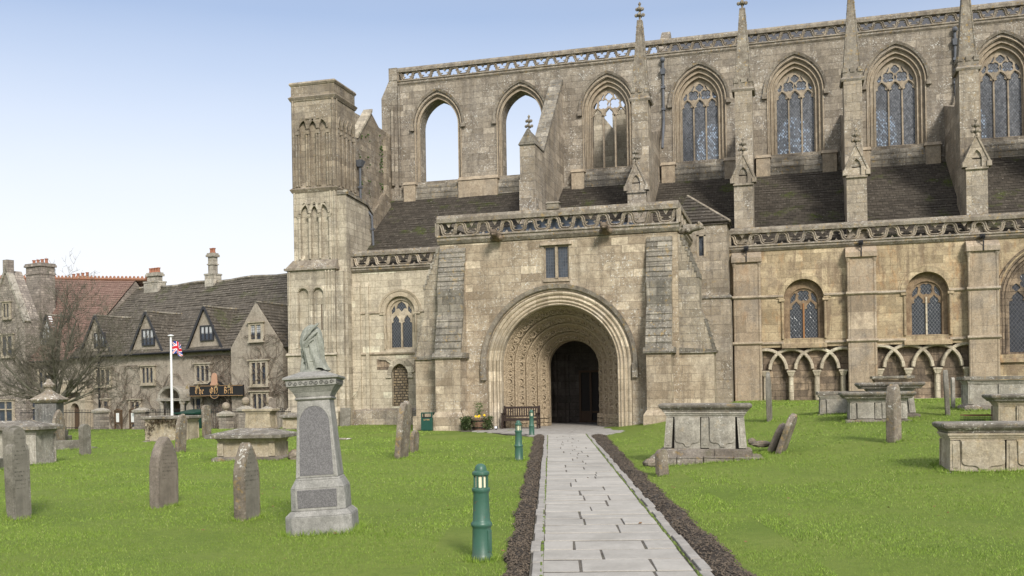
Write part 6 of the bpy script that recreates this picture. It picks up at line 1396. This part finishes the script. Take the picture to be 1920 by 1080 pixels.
# ---- path bollards with lantern heads
def bollards():
    g = NT('bollard_green'); o = g.obj(); nz = g.noise(o, 9., 6, .7); c = g.mix(nz, (.026, .08, .055), (.046, .118, .082)); c = g.mix(g.math('MULTIPLY', g.step(g.noise(o, 23., 4, .7), .64, .69), .8), c, (.16, .06, .04)); gz = g.n('SeparateXYZ', Vector=o).outputs[2]; c = g.mix(g.math('MULTIPLY', g.step(g.math('ADD', gz, g.math('MULTIPLY', nz, .18)), .24, .04), .55), c, (.10, .085, .06)); c = g.mix(g.math('MULTIPLY', g.step(g.noise(g.scale(o, (9, 9, .9)), 2., 4), .55, .7), .35), c, (.10, .16, .125)); g.col(c); g.b.inputs['Roughness'].default_value = .42; g.b.inputs['Specular IOR Level'].default_value = .45; g.bump(nz, .2, .01); M['bgreen'] = g.m
    M['lens'] = plain('cream_lens', (.72, .66, .48), .35, 0, .05)
    pos = [G(904, 1050), G(973, 864), G(997, 817)]; labs = ['green cast bollard light nearest the camera, at the left of the path', 'green bollard light half way along the path, the second from the camera', 'green bollard light at the corner of the forecourt near the bench']
    RS = Matrix.Diagonal((.72, .72, .955, 1))
    def one():
        t = thing('bollard_light', labs[0], 'bollard', pos[0], R_(22), 'green bollard lights along the path')
        b = MB(); b.lathe([(.155, -.05), (.155, .03), (.147, .055), (.137, .07), (.128, .33), (.13, .345), (.147, .36), (.15, .375), (.147, .39), (.13, .405), (.122, .42), (.108, .70), (.112, .71), (.125, .725), (.128, .74), (.125, .755), (.10, .765)], (0, 0, 0), 24); b.xform(RS); b.build('post', M['bgreen'], t, local=True, smooth=35)
        l = MB(); l.lathe([(.082, .76), (.082, .895)], (0, 0, 0), 16); l.xform(RS); l.build('lens', M['lens'], t, local=True, smooth=40)
        k = MB()
        for i in range(8):
            a = 2 * PI * i / 8 + .2; k.box(-.012, .012, -.010, .012, 0, .13); o_ = len(k.v) - 8; k.xform(Matrix.Translation((.094 * math.cos(a), .094 * math.sin(a), .762)) @ Matrix.Rotation(a + PI / 2, 4, 'Z'), o_)
        k.xform(RS); k.build('lantern_bars', M['bgreen'], t, local=True)
        h = MB(); h.lathe([(.10, .885), (.118, .895), (.122, .91), (.118, .925), (.105, .93), (.085, .94), (.083, .955), (.075, .98), (.055, 1.0), (.03, 1.01), (.003, 1.013)], (0, 0, 0), 20); h.xform(RS); h.build('cap', M['bgreen'], t, local=True, smooth=35)
        d = MB(); d.box(-.042, .042, -.012, .012, .09, .32); d.xform(Matrix.Translation((.10, -.085, 0)) @ Matrix.Rotation(R_(48), 4, 'Z')); d.xform(RS); d.build('access_door', M['bgreen'], t, local=True, bevel=.004)
        return t
    first = one()
    for p_, l_ in zip(pos[1:], labs[1:]):
        r = first.copy(); COL.objects.link(r); r.location = p_; r['label'] = l_
        for ch in list(first.children): q = ch.copy(); COL.objects.link(q); q.parent = r
bollards()
# ---- bench, planter, litter bin in front of the porch
def bench():
    x, y = -11.14, 41.55; o = thing('park_bench', 'dark slatted wooden bench inside the porch arch, left of the doorway', 'bench', (x, y, .03), R_(2)); L = 1.6
    s = MB(); 
    for i in range(4): s.box(-L / 2 + .03, L / 2 - .03, -.46 + i * .115, -.46 + i * .115 + .095, .42, .445)
    s.box(-L / 2 + .05, L / 2 - .05, -.45, -.42, .34, .42); s.build('seat', M['oakdark'], o, local=True)
    b = MB(); b.box(-L / 2, L / 2, -.02, .02, .50, .56); b.box(-L / 2, L / 2, -.02, .03, .86, .95)
    for i in range(15): c = -L / 2 + .09 + i * (L - .18) / 14; b.box(c - .025, c + .025, -.012, .012, .56, .86)
    b.build('backrest', M['oakdark'], o, local=True)
    for sx in (-1, 1):
        c = sx * (L / 2 - .03)
        for yy, h in ((-.44, .64), (.0, .98)): l = MB(); l.box(c - .035, c + .035, yy - .035, yy + .035, 0, h); l.build('leg', M['oakdark'], o, local=True)
        a = MB(); a.box(c - .045, c + .045, -.52, -.03, .64, .68); a.build('armrest', M['oakdark'], o, local=True); a = MB(); a.box(c - .02, c + .02, -.41, -.03, .14, .2); a.build('stretcher', M['oakdark'], o, local=True)
M['oakdark'] = plain('dark_bench_wood', (.035, .023, .018), .55, 0, .3, 10.)
bench()
def planter():
    p = G(897, 808); c = Vector((p.x, p.y + .3, .03)); t = thing('barrel_planter', 'half-barrel planter trailing dark ivy at the foot of the porch wall', 'planter', c)
    m = MB(); m.lathe([(.30, 0), (.34, .15), (.37, .32), (.38, .48), (.34, .48), (.33, .42)], (0, 0, 0), 20); m.build('barrel', plain('barrel_wood', (.16, .10, .065), .8, 0, .35, 8.), t, local=True)
    m = MB()
    for z in (.08, .36): m.lathe([(.335 + z * .12, z), (.34 + z * .12, z), (.345 + z * .12, z + .05), (.335 + z * .12, z + .05)], (0, 0, 0), 20)
    m.build('hoop', M['iron'], t, local=True); m = MB(); m.lathe([(.335, .4), (.335, .44)], (0, 0, 0), 20); m.build('soil', M['mulch'], t, local=True)
    rnd = random.Random(9); pts = []
    for _ in range(420):
        s = rnd.choice((-1, -1, 1)); a = (PI + .0 if s < 0 else 0) + rnd.gauss(0, .55); r = .42 + rnd.uniform(-.05, .16) * (1.5 if s < 0 else .8); z = rnd.uniform(.04, .56); pts.append((r * math.cos(a) * (1.25 if s < 0 else 1.0), r * math.sin(a) - .08, z))
    o = leaves('ivy', M['ivy'], None, pts, .04, n=6, seed=2); o.location = c; tag(o, 'dark bushy ivy spilling over both sides of the barrel planter', 'ivy')
    s = thing('potted_shrub', 'small upright leafy shrub growing in the barrel planter', 'shrub', c + Vector((-.05, 0, .42))); m = MB(); m.tube([(0, 0, 0), (.02, 0, .2), (0, 0, .45)], [.018, .014, .006], 5)
    for e in range(6): m.tube([(0, 0, .12 + e * .05), (.12 * math.cos(e * 2), .1 * math.sin(e * 2), .3 + e * .06)], [.008, .004], 4)
    m.build('stem', M['bark'], s, local=True); leaves('foliage', M['shrubleaf'], s, [(rnd.gauss(0, .10), rnd.gauss(0, .09), rnd.uniform(.2, .72)) for _ in range(130)], .028, n=4, seed=3)
    fl = plain('yellow_petal', (.85, .58, .02), .6, 0, .1)
    for i, (dx, dz) in enumerate(((-.1, .58), (.06, .60), (.28, .63), (.02, .57))):
        m = MB()
        for k in range(6): a = 2 * PI * k / 6; m.add([(0, -.02, 0), (.045 * math.cos(a - .4), -.025, .045 * math.sin(a - .4)), (.06 * math.cos(a), -.03, .06 * math.sin(a)), (.045 * math.cos(a + .4), -.025, .045 * math.sin(a + .4))], [(0, 1, 2, 3)])
        m.tube([(0, -.06, 0), (0, -.01, 0)], .02, 6); q = m.build('yellow_flower', fl, None, local=True); q.location = c + Vector((dx, -.3, dz)); st = MB(); st.tube([(0, 0, 0), (0, .05, -.2)], .006, 4); st.build('stalk', M['shrubleaf'], q, local=True)
        tag(q, 'bright yellow flower at the rim of the barrel planter', 'flower', 'yellow flowers in the planter')
    f = thing('floodlight', 'small black ground floodlight to the right of the barrel planter', 'floodlight', (c.x + .72, c.y - .1, .03)); m = MB(); m.box(-.07, .07, -.05, .05, .05, .17); m.box(-.02, .02, -.02, .02, 0, .06); m.build('housing', M['iron'], f, local=True); m = MB(); m.box(-.055, .055, -.056, -.05, .065, .155); m.build('lens', M['white'], f, local=True)
planter()
def bin_():
    c = Vector((-15.02, 40.35, .0)); o = thing('litter_bin', 'square dark green litter bin against the left side of the porch buttress', 'litter bin', c, R_(8)); w_ = .25
    m = MB(); m.box(-w_, w_, -w_, w_, .03, .56); m.box(-w_ + .02, w_ - .02, -w_ + .02, w_ - .02, 0, .03); m.build('body', M['bingreen'], o, local=True, bevel=.012)
    m = MB()
    for sx in (-1, 1):
        for sy in (-1, 1): m.box(sx * (w_ - .03) - .03, sx * (w_ - .03) + .03, sy * (w_ - .03) - .03, sy * (w_ - .03) + .03, .56, .74)
    m.box(-w_, w_, -w_, w_, .74, .79); m.build('hood', M['bingreen'], o, local=True, bevel=.01); m = MB(); m.box(-w_ + .05, w_ - .05, -w_ + .05, w_ - .05, .50, .60); m.build('liner', M['iron'], o, local=True)
    cu = bpy.data.curves.new('lettering', 'FONT'); cu.body = 'LITTER'; cu.size = .085; cu.align_x = 'CENTER'; cu.extrude = .002; tmp = bpy.data.objects.new('tmp', cu); COL.objects.link(tmp); dg = bpy.context.evaluated_depsgraph_get(); me = bpy.data.meshes.new_from_object(tmp.evaluated_get(dg)); bpy.data.objects.remove(tmp)
    q = bpy.data.objects.new('lettering', me); COL.objects.link(q); me.materials.clear(); me.materials.append(M['gold']); q.parent = o; q.location = (0, -w_ - .003, .45); q.rotation_euler = (PI / 2, 0, 0)
M['bingreen'] = plain('bin_green', (.015, .06, .045), .4, 0, .15)
bin_()
# shrub at the turret foot
o = leaves('wall_shrub', M['ivy'], None, [(random.gauss(0, .35), random.gauss(0, .12), abs(random.gauss(.22, .2))) for _ in range(90)], .045, n=4, seed=8); p = G(675, 796); o.location = (p.x, p.y - .1, 0); tag(o, 'low straggly dark shrub at the foot of the wall beside the west turret', 'shrub')
# ================================================================== grass
def grass():
    rng = np.random.default_rng(3)
    foot = []                          # footprints kept free of blades
    def ok(x, y):
        s = ((x + 2.33) + (y - 9.55) * .238) * .9728
        tl = (y - 9.55) / .9728
        wg = .028 * np.sin(tl * 2.1) + .018 * np.sin(tl * 5.3 + 1) + .012 * np.sin(tl * 11.); tp = np.maximum(tl, 0)
        k = (s < -.16 - .25 - .005 * tp - wg) | (s > 1.475 + .37 + .013 * np.maximum(tl - 10, 0) + .05 * np.exp(-((tl - 9.3) / .5) ** 2) + wg)
        k &= ~((y > 34.2) & (x > -13.5) & (x < -5.2))
        k &= ~((y > 40.0) & (x > -16.3) & (x < -2.6)); k &= y < 47.6
        return k
    P = []; Hh = []; Wd = []
    for y0, y1, dens, h, w_ in ((6.5, 11, 2600, .028, .0030), (11, 16, 1350, .030, .0042), (16, 23, 560, .034, .0062), (23, 33, 200, .038, .0098), (33, 47.5, 64, .042, .016)):
        xa, xb = -y1 * .95 - 2, y1 * .36 + 2
        n = int((xb - xa) * (y1 - y0) * dens); x = rng.uniform(xa, xb, n); y = rng.uniform(y0, y1, n)
        # only the wedge around the view
        k = ok(x, y) & (x > -y * .92 - 1.5) & (x < y * .33 + 1.5); x, y = x[k], y[k]
        P.append(np.stack([x, y], 1)); Hh.append(h * rng.uniform(.45, 1.25, len(x))); Wd.append(np.full(len(x), w_) * rng.uniform(.7, 1.3, len(x)))
    # longer untrimmed tufts round the feet of stones, tombs and posts
    bpy.context.view_layer.update()
    for o in list(S.objects):
        if o.get('category') in ('headstone', 'chest tomb', 'tomb', 'bollard', 'monument', 'grave kerb'):
            pts = [c.matrix_basis @ v.co for c in o.children for v in c.data.vertices if v.co.z < .2]
            if not pts: continue
            x0, x1 = min(p.x for p in pts), max(p.x for p in pts); y0, y1 = min(p.y for p in pts), max(p.y for p in pts); L = 2 * (x1 - x0 + y1 - y0)
            dist = o.location.length; k = int(L * max(40, 900 / max(1, dist / 9) ** 1.5)); t = rng.uniform(0, 1, k) * L; e = rng.normal(.015, .03, k)
            a, b = x1 - x0, y1 - y0; lx = np.where(t < a, x0 + t, np.where(t < a + b, x1 + e, np.where(t < 2 * a + b, x1 - (t - a - b), x0 - e))); ly = np.where(t < a, y0 - e, np.where(t < a + b, y0 + t - a, np.where(t < 2 * a + b, y1 + e, y1 - (t - 2 * a - b))))
            m4 = o.matrix_world; wx = m4[0][0] * lx + m4[0][1] * ly + m4[0][3]; wy = m4[1][0] * lx + m4[1][1] * ly + m4[1][3]
            q = ok(wx, wy); wx, wy = wx[q], wy[q]
            P.append(np.stack([wx, wy], 1)); Hh.append(rng.uniform(.035, .10, len(wx))); Wd.append(np.full(len(wx), .0035 * max(1, dist / 12)))
    P = np.concatenate(P); Hh = np.concatenate(Hh); Wd = np.concatenate(Wd); n = len(P)
    x, y = P[:, 0], P[:, 1]
    s = ((x + 2.33) + (y - 9.55) * .238) * .9728
    smf = lambda t: np.clip(t, 0, 1) ** 2 * (3 - 2 * np.clip(t, 0, 1))
    z = smf((s - 2) / 7) * smf((y - 10) / 30) - .62 * smf((y - 43) / 11) * smf((-21 - x) / 6)
    m = (x > -60) & (x < 40) & ~((s > -1.2) & (s < 2.6)); z = z + np.where(m, .035 * np.sin(x * 1.3 + y * .4) * np.sin(y * .9 - x * .3), 0) - .008
    clump = .5 + .5 * np.sin(x * 2.3 + 1.3 * np.sin(y * 1.7)) * np.sin(y * 2.9 + np.sin(x * 1.1)); Hh = Hh * (.75 + .45 * clump)
    a = rng.uniform(0, 2 * np.pi, n); lean = rng.normal(0, .8, n); b = rng.uniform(0, 2 * np.pi, n)
    dx, dy = np.cos(a) * Wd, np.sin(a) * Wd
    V = np.empty((n, 3, 3)); V[:, 0] = np.stack([x - dx, y - dy, z], 1); V[:, 1] = np.stack([x + dx, y + dy, z], 1)
    V[:, 2] = np.stack([x + np.cos(b) * lean * Hh, y + np.sin(b) * lean * Hh, z + Hh], 1)
    me = bpy.data.meshes.new('grass'); me.vertices.add(n * 3); me.vertices.foreach_set('co', V.ravel()); me.loops.add(n * 3); me.loops.foreach_set('vertex_index', np.arange(n * 3, dtype=np.int32)); me.polygons.add(n); me.polygons.foreach_set('loop_start', np.arange(0, n * 3, 3, dtype=np.int32)); me.update(calc_edges=True)
    t = NT('grass_blade'); isl = t.n('NewGeometry').outputs['Random Per Island']; o = t.obj(); a_ = t.noise(o, .35, 5, .6); c = t.mix(isl, (.12, .20, .020), (.255, .355, .058)); c = t.mix(t.math('MULTIPLY', t.step(isl, .92, .97), .8), c, (.42, .42, .17)); c = t.mix(t.math('MULTIPLY', t.step(a_, .4, .65), .45), c, (.10, .17, .02)); t.col(c); t.b.inputs['Roughness'].default_value = .6
    me.materials.append(t.m); ob = bpy.data.objects.new('grass', me); COL.objects.link(ob); ob['kind'] = 'stuff'; tag(ob, 'short mown green grass of the churchyard lawn', 'grass')
    print('blades', n)
grass()
def litter():
    rnd = random.Random(8); m = MB()
    for _ in range(150):
        y = rnd.uniform(8.5, 24); x = rnd.uniform(-y * .8, y * .3); s_ = path_s(x, y)
        if -.7 < s_ < PW + 1.1 and rnd.random() < .8: continue
        z = ground(x, y) + .045; r = rnd.uniform(.012, .03); a = rnd.uniform(0, 6.3)
        m.add([(x + r * math.cos(a + q) * (1 if q % 3 else .6), y + r * math.sin(a + q) * .7, z + rnd.uniform(-.008, .012)) for q in (0, 1.5, 3.1, 4.6)], [(0, 1, 2, 3)])
    o = m.build('fallen_leaves', plain('dead_leaf', (.16, .09, .04), .8, 0, .6, 3.), None); o['kind'] = 'stuff'; tag(o, 'scattered small brown fallen leaves lying on the lawn', 'fallen leaves')
litter()
